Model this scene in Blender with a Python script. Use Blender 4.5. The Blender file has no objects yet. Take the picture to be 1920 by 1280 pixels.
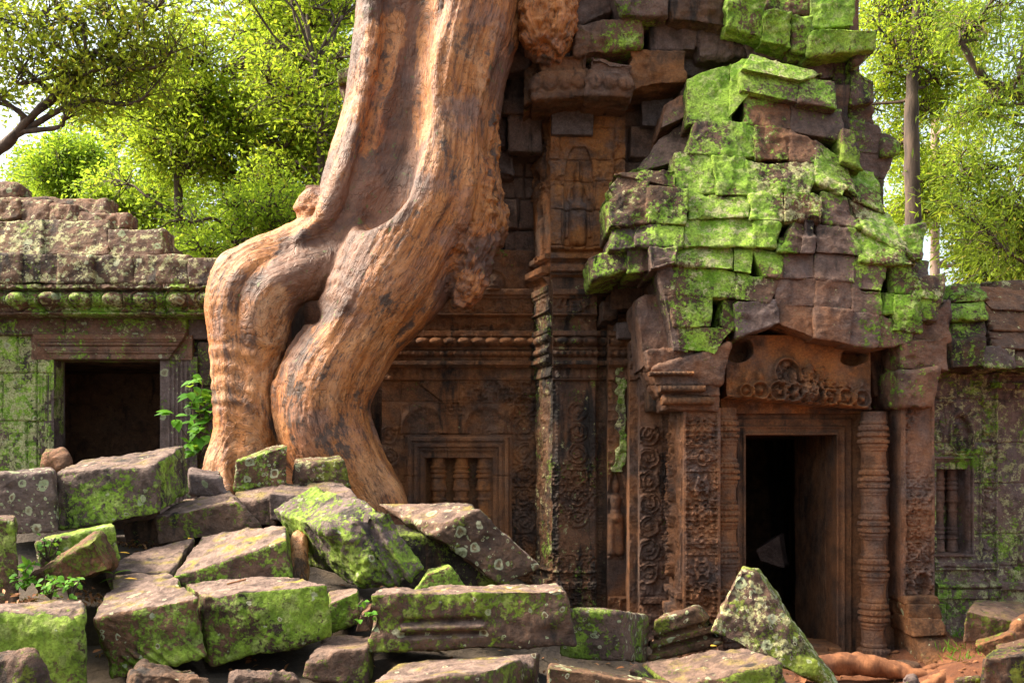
import bpy, math, random
import numpy as np
from math import radians, sin, cos, pi

# ------------------------------------------------------------------ camera, sky, sun, exposure
SC = bpy.context.scene
COL = SC.collection
FPX = 1867.0            # focal length in photograph pixels (1920 wide)
EYE = 1.75              # eye height above the ground by the door
HOR = 870.0             # horizon row of the photograph

cam_d = bpy.data.cameras.new("camera")
cam_d.sensor_width = 36.0
cam_d.lens = 36.0 * FPX / 1920.0
cam_d.shift_y = (HOR - 640.0) / 1920.0
cam_d.clip_start = 0.05
cam_d.clip_end = 1000.0
cam = bpy.data.objects.new("camera", cam_d)
cam.location = (0, 0, EYE)
cam.rotation_euler = (pi / 2, 0, 0)
COL.objects.link(cam)
SC.camera = cam

SUN_EL, SUN_AZ = radians(44), radians(-83)   # azimuth measured from +Y towards +X
wd = bpy.data.worlds.new("World"); SC.world = wd; wd.use_nodes = True
wn = wd.node_tree
bg = wn.nodes["Background"]
sky = wn.nodes.new("ShaderNodeTexSky"); sky.sky_type = 'NISHITA'
sky.sun_disc = False
sky.sun_elevation = SUN_EL; sky.sun_rotation = SUN_AZ
sky.air_density = 1.0; sky.dust_density = 8.0; sky.ozone_density = 1.0
# thin bright cloud over the clear sky
tc = wn.nodes.new("ShaderNodeTexCoord"); cl = wn.nodes.new("ShaderNodeTexNoise")
cl.inputs["Scale"].default_value = 2.2; cl.inputs["Detail"].default_value = 5
wn.links.new(tc.outputs["Generated"], cl.inputs["Vector"])
cm = wn.nodes.new("ShaderNodeMapRange"); cm.inputs["From Min"].default_value = .35; cm.inputs["From Max"].default_value = .6
cm.inputs["To Min"].default_value = .2; cm.inputs["To Max"].default_value = .75
wn.links.new(cl.outputs["Fac"], cm.inputs["Value"])
cx = wn.nodes.new("ShaderNodeMix"); cx.data_type = 'RGBA'
wn.links.new(cm.outputs[0], cx.inputs[0]); wn.links.new(sky.outputs[0], cx.inputs[6]); cx.inputs[7].default_value = (2.05, 2.4, 2.5, 1)
wn.links.new(cx.outputs[2], bg.inputs[0])
bg.inputs[1].default_value = 0.15

sd = bpy.data.lights.new("sun", 'SUN'); sd.energy = 3.7; sd.angle = radians(20); sd.color = (1.0, 0.90, 0.74)
sun = bpy.data.objects.new("sun", sd); COL.objects.link(sun)
from mathutils import Vector, Matrix
sdir = Vector((sin(SUN_AZ) * cos(SUN_EL), cos(SUN_AZ) * cos(SUN_EL), sin(SUN_EL)))
sun.rotation_euler = sdir.to_track_quat('Z', 'Y').to_euler()
sun.location = sdir * 40

SC.view_settings.view_transform = 'Standard'
SC.view_settings.look = 'None'
SC.view_settings.exposure = 1.97
SC.view_settings.gamma = 1.0
SC.render.engine = 'CYCLES'
SC.cycles.max_bounces = 6
SC.cycles.diffuse_bounces = 4
SC.cycles.glossy_bounces = 2
SC.cycles.transmission_bounces = 3
SC.cycles.transparent_max_bounces = 4
SC.cycles.sample_clamp_indirect = 4.0

RND = np.random.default_rng(7)
random.seed(7)

# ------------------------------------------------------------------ helpers
def P(px, py, Y):
    """point seen at photograph pixel (px, py) at distance Y"""
    return np.array([(px - 960.0) / FPX * Y, Y, EYE - (py - HOR) / FPX * Y])

_T = np.random.default_rng(3).random(65536).astype(np.float32)
def vnoise(p):
    p = np.asarray(p, dtype=np.float32)
    i = np.floor(p); f = p - i
    i = i.astype(np.int64)
    u = f * f * f * (f * (f * 6 - 15) + 10)
    def H(a, b, c):
        h = (a * 73856093) ^ (b * 19349663) ^ (c * 83492791)
        h = h ^ (h >> 13)
        return _T[(h * 1274126177 >> 7) & 65535]
    x, y, z = i[..., 0], i[..., 1], i[..., 2]
    ux, uy, uz = u[..., 0], u[..., 1], u[..., 2]
    def lx(b, c): 
        a0 = H(x, b, c); return a0 + (H(x + 1, b, c) - a0) * ux
    def ly(c):
        a0 = lx(y, c); return a0 + (lx(y + 1, c) - a0) * uy
    a0 = ly(z)
    return (a0 + (ly(z + 1) - a0) * uz) * 2 - 1

def fbm(p, s, o=3, g=0.5):
    p = np.asarray(p, dtype=np.float32) * s
    a, t = 1.0, 0.0
    r = np.zeros(p.shape[:-1], np.float32)
    for k in range(o):
        r += a * vnoise(p + 17.3 * k); t += a; a *= g; p = p * 2.03
    return r / t

def ridged(p, s, o=2):
    p = np.asarray(p, dtype=np.float32) * s
    r = 0; a = 1; t = 0
    for k in range(o):
        r = r + a * (1 - 2.4 * np.abs(vnoise(p + 9.1 * k))); t += a; a *= .5; p = p * 2.1
    return np.clip(r / t, -1, 1)

def sstep(a, b, x):
    t = np.clip((x - a) / (b - a), 0, 1); return t * t * (3 - 2 * t)

def fast_mesh(name, V, F, smooth=True):
    V = np.ascontiguousarray(V, dtype=np.float32); F = np.ascontiguousarray(F, dtype=np.int32)
    n = F.shape[1]
    me = bpy.data.meshes.new(name)
    me.vertices.add(len(V)); me.vertices.foreach_set("co", V.ravel())
    me.loops.add(F.size); me.loops.foreach_set("vertex_index", F.ravel())
    me.polygons.add(len(F))
    me.polygons.foreach_set("loop_start", np.arange(0, F.size, n, dtype=np.int32))
    try: me.polygons.foreach_set("loop_total", np.full(len(F), n, dtype=np.int32))
    except Exception: pass
    me.update(calc_edges=True)
    me.polygons.foreach_set("use_smooth", np.full(len(F), smooth, dtype=bool))
    return me

def tag(o, label=None, cat=None, group=None, kind=None):
    if label: o["label"] = label
    if cat: o["category"] = cat
    if group: o["group"] = group
    if kind: o["kind"] = kind
    return o

def thing(name, loc, label, cat, group=None):
    o = bpy.data.objects.new(name, None); COL.objects.link(o)
    o.location = tuple(float(a) for a in loc); o.empty_display_size = 0.1
    return tag(o, label, cat, group)

def origin_of(o):
    v = np.zeros(3)
    while o is not None:
        v = v + np.array(o.location); o = o.parent
    return v

def obj(name, V, F, m, parent=None, props=None, smooth=True, base=None, custom_n=None):
    """one mesh object; V in world coordinates"""
    V = np.asarray(V, dtype=np.float64)
    off = origin_of(parent) if parent is not None else (np.zeros(3) if base is None else np.asarray(base, float))
    me = fast_mesh(name, V - off, F, smooth)
    if m is not None: me.materials.append(m)
    if custom_n is not None:
        me.normals_split_custom_set_from_vertices([tuple(map(float, a)) for a in custom_n])
    o = bpy.data.objects.new(name, me); COL.objects.link(o)
    if parent is not None: o.parent = parent
    elif base is not None: o.location = tuple(float(a) for a in base)
    for k, v in (props or {}).items(): o[k] = float(v)
    return o

def join(parts):
    VV, FF, n = [], [], 0
    for V, F in parts:
        VV.append(np.asarray(V, float)); FF.append(np.asarray(F, np.int64) + n); n += len(V)
    return np.concatenate(VV), np.concatenate(FF)

def vnormals(V, F):
    a, b, c = V[F[:, 0]], V[F[:, 1]], V[F[:, 2]]
    d = V[F[:, -1]]
    n = np.cross(c - a, d - b) if F.shape[1] == 4 else np.cross(b - a, c - a)
    N = np.zeros_like(V)
    for k in range(F.shape[1]): np.add.at(N, F[:, k], n)
    return N / np.maximum(np.linalg.norm(N, axis=1, keepdims=True), 1e-12)

# -- relief: a slab whose front is a height field
def relief(O, U, Vv, W, H, f, cell=0.007, depth=0.25):
    """O bottom-left corner, U, Vv unit vectors, f(u, v, pos)->height in m along N = U x Vv"""
    O, U, Vv = (np.asarray(a, float) for a in (O, U, Vv))
    N = np.cross(U, Vv)
    nu = max(3, int(W / cell) + 1); nv = max(3, int(H / cell) + 1)
    u, v = np.meshgrid(np.linspace(0, W, nu), np.linspace(0, H, nv))
    pos = O + u[..., None] * U + v[..., None] * Vv
    h = f(u, v, pos)
    pos = pos + h[..., None] * N
    V = pos.reshape(-1, 3)
    idx = np.arange(nu * nv).reshape(nv, nu)
    F = np.stack([idx[:-1, :-1], idx[:-1, 1:], idx[1:, 1:], idx[1:, :-1]], -1).reshape(-1, 4)
    ring = np.concatenate([idx[0, :-1], idx[:-1, -1], idx[-1, :0:-1], idx[:0:-1, 0]])
    # skirt: duplicated front edge (keeps the corner crisp), then straight back
    a = V[ring]
    basep = O + ((a - O) @ U)[:, None] * U + ((a - O) @ Vv)[:, None] * Vv - depth * N
    n0 = len(V); k = len(ring)
    nseg = max(1, int(depth / 0.05))
    lay = [a + (basep - a) * (t / nseg) for t in range(nseg + 1)]
    V2 = np.concatenate([V] + lay)
    SF = []
    i = np.arange(k); j = (i + 1) % k
    for t in range(nseg):
        p0, p1 = n0 + t * k, n0 + (t + 1) * k
        SF.append(np.stack([p0 + j, p0 + i, p1 + i, p1 + j], -1))
    # closed back
    V2 = np.concatenate([V2, basep.mean(0)[None]])
    c = len(V2) - 1; p1 = n0 + nseg * k
    SF.append(np.stack([np.full(k, c), p1 + j, p1 + i, np.full(k, c)], -1)[:, [0, 1, 2, 2]][:0])
    return V2, np.concatenate([F] + SF)

def panel(px0, py0, px1, py1, Y, f, cell=0.007, depth=0.25):
    """frontal relief laid out in photograph pixels at distance Y; f(x, y, pos) in pixels"""
    k = Y / FPX
    O = P(px0, py1, Y)
    return relief(O, (1, 0, 0), (0, 0, 1), (px1 - px0) * k, (py1 - py0) * k,
                  lambda u, v, pos: f(px0 + u / k, py1 - v / k, pos), cell, depth)

# -- rough stone block from eight corners
_cube_cache = {}
def cube_grid(n):
    if n in _cube_cache: return _cube_cache[n]
    faces, pts = [], []
    key = {}
    nx, ny, nz = n
    dims = (nx, ny, nz)
    allp, allf, off = [], [], 0
    for ax in range(3):
        b, c = (ax + 1) % 3, (ax + 2) % 3
        for s in (0, 1):
            g1, g2 = np.meshgrid(np.arange(dims[b] + 1), np.arange(dims[c] + 1), indexing='ij')
            q = np.zeros(g1.shape + (3,), np.int64)
            q[..., b] = g1; q[..., c] = g2; q[..., ax] = s * dims[ax]
            idx = np.arange(g1.size).reshape(g1.shape) + off
            f = np.stack([idx[:-1, :-1], idx[1:, :-1], idx[1:, 1:], idx[:-1, 1:]], -1).reshape(-1, 4)
            if s == 0: f = f[:, ::-1]
            allp.append(q.reshape(-1, 3)); allf.append(f); off += g1.size
    A = np.concatenate(allp); Fq = np.concatenate(allf)
    code = (A[:, 0] * 4096 + A[:, 1]) * 4096 + A[:, 2]
    uq, first, inv = np.unique(code, return_index=True, return_inverse=True)
    r = (A[first] / np.array(dims, float), inv.reshape(-1)[Fq])
    _cube_cache[n] = r
    return r

def hexblock(C, cell=0.014, r0=0.025, rough=1.0, seed=0, extra=None, chip=1.0):
    """C: 8 corners, front TL TR BR BL then back TL TR BR BL"""
    C = np.asarray(C, float)
    lx = max(np.linalg.norm(C[1] - C[0]), np.linalg.norm(C[2] - C[3]))
    lz = max(np.linalg.norm(C[3] - C[0]), np.linalg.norm(C[2] - C[1]))
    ly = max(np.linalg.norm(C[4] - C[0]), np.linalg.norm(C[5] - C[1]))
    L = np.array([lx, ly, lz])
    n = tuple(int(np.clip(round(l / cell), 4, 110)) for l in L)
    q, F = cube_grid(n)
    p = (q - 0.5) * L                                  # metric box
    so = np.array([seed * 13.7, seed * 7.1, seed * 3.3])
    rr = r0 * (0.35 + 1.3 * sstep(-.6, .9, fbm(p + so, 3.0, 2))) + chip * r0 * 3.0 * sstep(0.25, 0.75, fbm(p + so + 50, 2.6, 2))
    rr = np.minimum(rr, 0.45 * L.min())[:, None]
    h = L / 2
    qn = np.clip(p, -(h - rr), h - rr)
    d = p - qn
    dl = np.linalg.norm(d, axis=1, keepdims=True)
    p2 = qn + d / np.maximum(dl, 1e-9) * np.minimum(rr, dl)
    uvw = p2 / L + 0.5                                 # 0..1  (u right, v back, w up)
    u, v, w = uvw[:, 0:1], uvw[:, 1:2], uvw[:, 2:3]
    V = ((1 - v) * (w * ((1 - u) * C[0] + u * C[1]) + (1 - w) * ((1 - u) * C[3] + u * C[2]))
         + v * (w * ((1 - u) * C[4] + u * C[5]) + (1 - w) * ((1 - u) * C[7] + u * C[6])))
    N = vnormals(V, F)
    e = fbm(V + so, 2.2, 2) * 0.022 + fbm(V + so + 5, 8.0, 3) * 0.011 + ridged(V + so + 11, 5.0, 2) * .008 + fbm(V + so + 9, 30.0, 2) * 0.005
    e = e * rough
    pit = sstep(0.35, 0.8, fbm(V + so + 31, 6.0, 2)) * 0.02 * rough
    e = e - pit
    if extra is not None: e = e + extra(uvw, V)
    V = V + N * e[:, None]
    return V, F

def corners(front, Yf, back, Yb):
    Yf = (Yf,) * 4 if np.isscalar(Yf) else Yf
    Yb = (Yb,) * 2 if np.isscalar(Yb) else Yb
    Fr = [P(x, y, d) for (x, y), d in zip(front, Yf)]
    B0, B1 = P(*back[0], Yb[0]), P(*back[1], Yb[1])
    L, R = B0 - Fr[0], B1 - Fr[1]
    return np.array(Fr + [B0, B1, Fr[2] + R, Fr[3] + L])

def fcorners(quad, Y, D=0.5, tilt=0.0, yaw=0.0):
    """a block seen square on: quad in pixels (rect or 4 points), straight back by D"""
    if len(quad) == 4 and np.isscalar(quad[0]):
        x0, y0, x1, y1 = quad; quad = [(x0, y0), (x1, y0), (x1, y1), (x0, y1)]
    ds = (Y + tilt - yaw, Y + tilt + yaw, Y + yaw, Y - yaw)
    Fr = [P(x, y, d) for (x, y), d in zip(quad, ds)]
    B = [p + np.array([0, D, 0]) for p in Fr]
    return np.array(Fr + B)

def tube(pts, rad, n=8, seed=0, rough=0.0):
    pts = np.asarray(pts, float); rad = np.asarray(rad, float)
    m = len(pts)
    t = np.gradient(pts, axis=0); t /= np.maximum(np.linalg.norm(t, axis=1, keepdims=True), 1e-9)
    up = np.tile(np.array([0.31, 0.17, 0.93]), (m, 1))
    a = np.cross(t, up); a /= np.maximum(np.linalg.norm(a, axis=1, keepdims=True), 1e-9)
    b = np.cross(t, a)
    th = np.arange(n) / n * 2 * pi
    V = pts[:, None] + rad[:, None, None] * (np.cos(th)[None, :, None] * a[:, None] + np.sin(th)[None, :, None] * b[:, None])
    V = V.reshape(-1, 3)
    i = np.arange(m - 1)[:, None] * n; k = np.arange(n)[None]
    F = np.stack([i + k, i + (k + 1) % n, i + n + (k + 1) % n, i + n + k], -1).reshape(-1, 4)
    if rough:
        N = vnormals(V, F); V = V + N * (fbm(V + seed, 1.2 / max(rad.max(), .01), 2) * rough)[:, None]
    return V, F

def spline(pts, n=8):
    pts = np.asarray(pts, float)
    Q = np.concatenate([2 * pts[:1] - pts[1:2], pts, 2 * pts[-1:] - pts[-2:-1]])
    out = []
    for i in range(1, len(Q) - 2):
        p0, p1, p2, p3 = Q[i - 1:i + 3]
        for s in range(n):
            t = s / n
            out.append(0.5 * (2 * p1 + (p2 - p0) * t + (2 * p0 - 5 * p1 + 4 * p2 - p3) * t * t + (3 * p1 - p0 - 3 * p2 + p3) * t ** 3))
    out.append(pts[-1]); return np.array(out)

def lathe(prof, c, n=28, fr=None):
    """prof: (r, z) list, c: foot point"""
    prof = np.asarray(prof, float); m = len(prof)
    th = np.arange(n) / n * 2 * pi
    r = np.repeat(prof[:, 0:1], n, 1)
    if fr is not None: r = fr(r, th[None, :], prof[:, 1:2])
    V = np.stack([c[0] + r * np.cos(th), c[1] + r * np.sin(th), c[2] + np.repeat(prof[:, 1:2], n, 1)], -1).reshape(-1, 3)
    i = np.arange(m - 1)[:, None] * n; k = np.arange(n)[None]
    F = np.stack([i + k, i + (k + 1) % n, i + n + (k + 1) % n, i + n + k], -1).reshape(-1, 4)
    return V, F

# -- signed distance helpers for the big tree
def surface_nets(S, o, h):
    nx, ny, nz = S.shape
    neg = S < 0
    c = np.zeros((nx - 1, ny - 1, nz - 1), np.int8)
    for dx in (0, 1):
        for dy in (0, 1):
            for dz in (0, 1):
                c += neg[dx:nx - 1 + dx, dy:ny - 1 + dy, dz:nz - 1 + dz]
    act = (c > 0) & (c < 8)
    ids = -np.ones(act.shape, np.int64)
    I = np.argwhere(act); ids[act] = np.arange(len(I))
    acc = np.zeros((len(I), 3)); cnt = np.zeros(len(I))
    cs = [(a, b, d) for a in (0, 1) for b in (0, 1) for d in (0, 1)]
    for p in cs:
        for ax in range(3):
            if p[ax] == 0:
                q = list(p); q[ax] = 1
                a = S[I[:, 0] + p[0], I[:, 1] + p[1], I[:, 2] + p[2]]
                b = S[I[:, 0] + q[0], I[:, 1] + q[1], I[:, 2] + q[2]]
                m = (a < 0) != (b < 0)
                t = np.where(m, a / np.where(m, a - b, 1), 0)
                pt = np.tile(np.array(p, float), (len(I), 1)); pt[:, ax] += t
                acc += pt * m[:, None]; cnt += m
    V = (I + acc / cnt[:, None]) * h + o
    Fs = []
    for ax in range(3):
        b, d = (ax + 1) % 3, (ax + 2) % 3
        s0 = [slice(None)] * 3; s1 = [slice(None)] * 3
        s0[ax] = slice(0, -1); s1[ax] = slice(1, None)
        ch = neg[tuple(s0)] != neg[tuple(s1)]
        E = np.argwhere(ch)
        ok = (E[:, b] > 0) & (E[:, d] > 0) & (E[:, b] < S.shape[b] - 1) & (E[:, d] < S.shape[d] - 1)
        E = E[ok]
        def cell(db, dd):
            q = E.copy(); q[:, b] += db; q[:, d] += dd
            return ids[q[:, 0], q[:, 1], q[:, 2]]
        f = np.stack([cell(-1, -1), cell(0, -1), cell(0, 0), cell(-1, 0)], -1)
        flip = ~neg[E[:, 0], E[:, 1], E[:, 2]]
        f[flip] = f[flip][:, ::-1]
        Fs.append(f)
    return V, np.concatenate(Fs)
# ------------------------------------------------------------------ materials
class NT:
    def __init__(s, name):
        s.m = bpy.data.materials.new(name); s.m.use_nodes = True
        s.t = s.m.node_tree; s.n = s.t.nodes; s.l = s.t.links
        s.bsdf = s.n["Principled BSDF"]; s.out = s.n["Material Output"]
    def node(s, typ, **kw):
        n = s.n.new(typ)
        for k, v in kw.items(): setattr(n, k, v)
        return n
    def put(s, sock, v):
        if hasattr(v, "is_linked") or isinstance(v, bpy.types.NodeSocket): s.l.new(v, sock)
        else: sock.default_value = v
    def noise(s, vec, scale, detail=4, rough=0.55, dist=0.0):
        n = s.node("ShaderNodeTexNoise"); s.put(n.inputs["Vector"], vec)
        n.inputs["Scale"].default_value = scale; n.inputs["Detail"].default_value = detail
        n.inputs["Roughness"].default_value = rough; n.inputs["Distortion"].default_value = dist
        return n.outputs["Fac"]
    def voro(s, vec, scale, feature='F1'):
        n = s.node("ShaderNodeTexVoronoi", feature=feature); s.put(n.inputs["Vector"], vec)
        n.inputs["Scale"].default_value = scale
        return n
    def math(s, op, a, b=0.0, c=None, clamp=False):
        n = s.node("ShaderNodeMath", operation=op, use_clamp=clamp)
        s.put(n.inputs[0], a); s.put(n.inputs[1], b)
        if c is not None: s.put(n.inputs[2], c)
        return n.outputs[0]
    def mapr(s, v, a, b, c=0.0, d=1.0, typ='SMOOTHSTEP'):
        n = s.node("ShaderNodeMapRange", interpolation_type=typ)
        s.put(n.inputs["Value"], v)
        for k, x in (("From Min", a), ("From Max", b), ("To Min", c), ("To Max", d)): s.put(n.inputs[k], x)
        return n.outputs[0]
    def mix(s, fac, a, b, mode='MIX'):
        n = s.node("ShaderNodeMix", data_type='RGBA', blend_type=mode)
        s.put(n.inputs[0], fac); s.put(n.inputs[6], col(a)); s.put(n.inputs[7], col(b))
        return n.outputs[2]
    def attr(s, name):
        n = s.node("ShaderNodeAttribute", attribute_type='OBJECT', attribute_name=name)
        return n.outputs["Fac"]
    def scalev(s, vec, sc):
        n = s.node("ShaderNodeVectorMath", operation='MULTIPLY'); s.put(n.inputs[0], vec); n.inputs[1].default_value = sc
        return n.outputs[0]
    def addv(s, a, b):
        n = s.node("ShaderNodeVectorMath", operation='ADD'); s.put(n.inputs[0], a); s.put(n.inputs[1], b)
        return n.outputs[0]
    def bump(s, h, dist=0.01, strength=1.0):
        n = s.node("ShaderNodeBump"); n.inputs["Strength"].default_value = strength
        n.inputs["Distance"].default_value = dist; s.put(n.inputs["Height"], h)
        return n.outputs[0]
    def geo(s):
        return s.node("ShaderNodeNewGeometry")

def col(c):
    if isinstance(c, tuple) and len(c) == 3: return (*c, 1.0)
    return c

def stone_material():
    s = NT("weathered_sandstone")
    g = s.geo(); pos = g.outputs["Position"]
    sep = s.node("ShaderNodeSeparateXYZ"); s.l.new(g.outputs["Normal"], sep.inputs[0]); nz = sep.outputs[2]
    oi = s.node("ShaderNodeObjectInfo")
    rnd = oi.outputs["Random"]
    n1 = s.noise(pos, 1.6, 5, 0.6)
    n2 = s.noise(pos, 8.0, 8, 0.68)
    n3 = s.noise(pos, 55.0, 4, 0.6)
    mixn = s.math('ADD', s.math('MULTIPLY', n1, 0.5), s.math('MULTIPLY', n2, 0.5))
    b = s.mix(s.mapr(mixn, 0.34, 0.66), (0.022, 0.011, 0.006), (0.215, 0.108, 0.054))
    b = s.mix(s.mapr(rnd, 0, 1, 0.0, 0.45), b, (0.12, 0.075, 0.062))
    # purple grey and clean grey stones
    b = s.mix(s.math('MULTIPLY', s.attr("grey"), s.mapr(n2, 0.3, 0.6, 0.55, 1.0)), b, s.mix(n2, (0.075, 0.05, 0.05), (0.27, 0.20, 0.18)))
    # iron red / orange bloom
    nr = s.noise(s.addv(pos, (3.1, 8.2, 1.7)), 2.6, 6, 0.62)
    rm = s.math('MULTIPLY', s.attr("rust"), s.mapr(nr, 0.34, 0.62))
    b = s.mix(rm, b, s.mix(n2, (0.27, 0.08, 0.018), (0.52, 0.21, 0.06)))
    # worn pale tops
    tm = s.math('MULTIPLY', s.attr("top"), s.mapr(s.math('ADD', nz, s.math('MULTIPLY', s.math('SUBTRACT', n2, 0.5), 0.7)), 0.5, 0.8))
    b = s.mix(tm, b, s.mix(s.mapr(n2, 0.3, 0.7), (0.11, 0.068, 0.055), (0.32, 0.215, 0.165)))
    b = s.mix(s.math('MULTIPLY', s.math('MULTIPLY', s.attr("top"), s.mapr(s.noise(pos, 5.5, 6, 0.6), 0.52, 0.66)), s.mapr(nz, 0.5, 0.8)), b, (0.26, 0.20, 0.03))
    # fine speckle
    b = s.mix(s.mapr(n3, 0.35, 0.65, 0.0, 0.55), b, s.mix(0.6, b, (0.03, 0.02, 0.015)))
    b = s.mix(s.mapr(s.noise(s.addv(pos, (2, 6, 3)), 4.5, 9, 0.7), 0.5, 0.62, 0, .6), b, s.mix(0.75, b, (0.02, 0.012, 0.008)))
    # black water stains running down
    st = s.noise(s.scalev(pos, (5.5, 5.5, 0.9)), 1.0, 7, 0.62)
    thr = s.mapr(s.attr("stain"), 0, 1, 0.66, 0.34, 'LINEAR')
    sm = s.mapr(st, thr, s.math('ADD', thr, 0.12))
    b = s.mix(s.math('MULTIPLY', sm, 0.88), b, (0.016, 0.013, 0.011))
    # moss / green lichen
    mo = s.math('ADD', s.math('MULTIPLY', s.noise(s.addv(pos, (7.7, 1.3, 4.4)), 2.0, 10, 0.70, 0.2), 0.72), s.math('MULTIPLY', s.noise(pos, 14.0, 6, 0.7), 0.28))
    mv = s.node("ShaderNodeAttribute", attribute_type='GEOMETRY', attribute_name="mossv").outputs["Fac"]
    mt = s.mapr(s.math('ADD', s.attr("moss"), mv), 0, 1, 0.665, 0.365, 'LINEAR')
    mt = s.math('ADD', mt, s.math('MULTIPLY', s.math('MULTIPLY', s.attr("top"), s.mapr(nz, 0.45, 0.8)), 0.22))
    fine = s.noise(s.addv(pos, (4.1, 0.3, 6.6)), 34.0, 6, 0.72)
    mo2 = s.math('ADD', mo, s.math('MULTIPLY', s.math('SUBTRACT', fine, 0.5), 0.48))
    mm = s.mapr(mo2, s.math('SUBTRACT', mt, 0.01), s.math('ADD', mt, 0.035))
    deep = s.mapr(mo2, mt, s.math('ADD', mt, 0.16))
    lime = s.mix(s.mapr(s.noise(pos, 3.2, 7, 0.65), 0.38, 0.62), (0.15, 0.30, 0.012), (0.36, 0.54, 0.06))
    lime = s.mix(s.mapr(s.noise(pos, 11.0, 7, 0.7), 0.5, 0.6, 0, .75), lime, (0.40, 0.46, 0.14))
    lime = s.mix(s.mapr(n2, 0.50, 0.40, 0.0, 0.4), lime, (0.045, 0.095, 0.006))
    lime = s.mix(s.mapr(n3, 0.38, 0.56, 0.5, 0.0), lime, (0.05, 0.085, 0.008))
    lime = s.mix(s.math('MULTIPLY', s.attr("olive"), 0.85), lime, s.mix(n2, (0.045, 0.06, 0.004), (0.21, 0.19, 0.012)))
    lime = s.mix(s.mapr(deep, 0, 1, 0.3, 0), lime, (0.07, 0.085, 0.015))
    b = s.mix(s.math('MULTIPLY', mm, 0.96), b, lime)
    # cream crust between the moss
    cr = s.math('ADD', s.math('MULTIPLY', s.noise(s.addv(pos, (1.7, 4.3, 9.4)), 10.0, 9, 0.72), .75), s.math('MULTIPLY', fine, .25))
    ct = s.mapr(s.attr("cream"), 0, 1, 0.665, 0.43, 'LINEAR')
    cm = s.mapr(cr, ct, s.math('ADD', ct, 0.03))
    b = s.mix(s.math('MULTIPLY', cm, 0.85), b, s.mix(s.mapr(n3, 0.3, 0.7), (0.24, 0.23, 0.085), (0.52, 0.48, 0.25)))
    # round lichens, two sizes
    wob = s.node("ShaderNodeTexNoise"); s.l.new(pos, wob.inputs["Vector"]); wob.inputs["Scale"].default_value = 14; wob.inputs["Detail"].default_value = 4
    wp = s.addv(pos, s.scalev(wob.outputs["Color"], (0.06, 0.06, 0.06)))
    ring_ = lambda q: s.mapr(q, 0.45, 0.8)
    for scl, mul, off in ((7.5, 0.62, (0, 0, 0)), (21.0, 0.6, (3.3, 0.4, 2.2))):
        v = s.voro(s.addv(wp, off), scl)
        sc = s.node("ShaderNodeSeparateColor"); s.l.new(v.outputs["Color"], sc.inputs[0])
        keep = s.math('LESS_THAN', sc.outputs[0], s.attr("lichen"))
        rad = s.math('MULTIPLY', s.mapr(sc.outputs[1], 0, 1, 0.2, 0.66, 'LINEAR'), mul)
        q = s.math('DIVIDE', v.outputs["Distance"], rad)
        inside = s.math('MULTIPLY', keep, s.math('MULTIPLY', s.mapr(q, 1.0, 0.86), s.mapr(s.math('ADD', fine, s.math('MULTIPLY', ring_(q), 0.3)), 0.42, 0.52)))
        ring = s.mapr(q, 0.45, 0.8)
        lc = s.mix(sc.outputs[2], (0.27, 0.31, 0.16), (0.44, 0.42, 0.27))
        cc = s.mix(s.mapr(sc.outputs[2], 0.45, 0.55), s.mix(n3, (0.24, 0.26, 0.12), lc), s.mix(n3, (0.10, 0.06, 0.03), (0.26, 0.17, 0.08)))
        lc = s.mix(ring, cc, lc)
        b = s.mix(s.math('MULTIPLY', inside, 0.9), b, lc)
    s.l.new(b, s.bsdf.inputs["Base Color"])
    s.l.new(s.math('SUBTRACT', 0.82, s.math('MULTIPLY', s.attr("wet"), 0.5)), s.bsdf.inputs["Roughness"])
    s.bsdf.inputs["Specular IOR Level"].default_value = 0.3
    h = s.math('ADD', s.math('MULTIPLY', n2, 1.2), s.math('MULTIPLY', n3, 0.35))
    h = s.math('ADD', h, s.math('MULTIPLY', s.noise(pos, 160, 2, 0.6), 0.10))
    h = s.math('ADD', h, s.math('MULTIPLY', mm, 0.14))
    h = s.math('ADD', h, s.math('MULTIPLY', fine, 0.3))
    s.l.new(s.bump(h, 0.03, 1.0), s.bsdf.inputs["Normal"])
    return s.m

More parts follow.
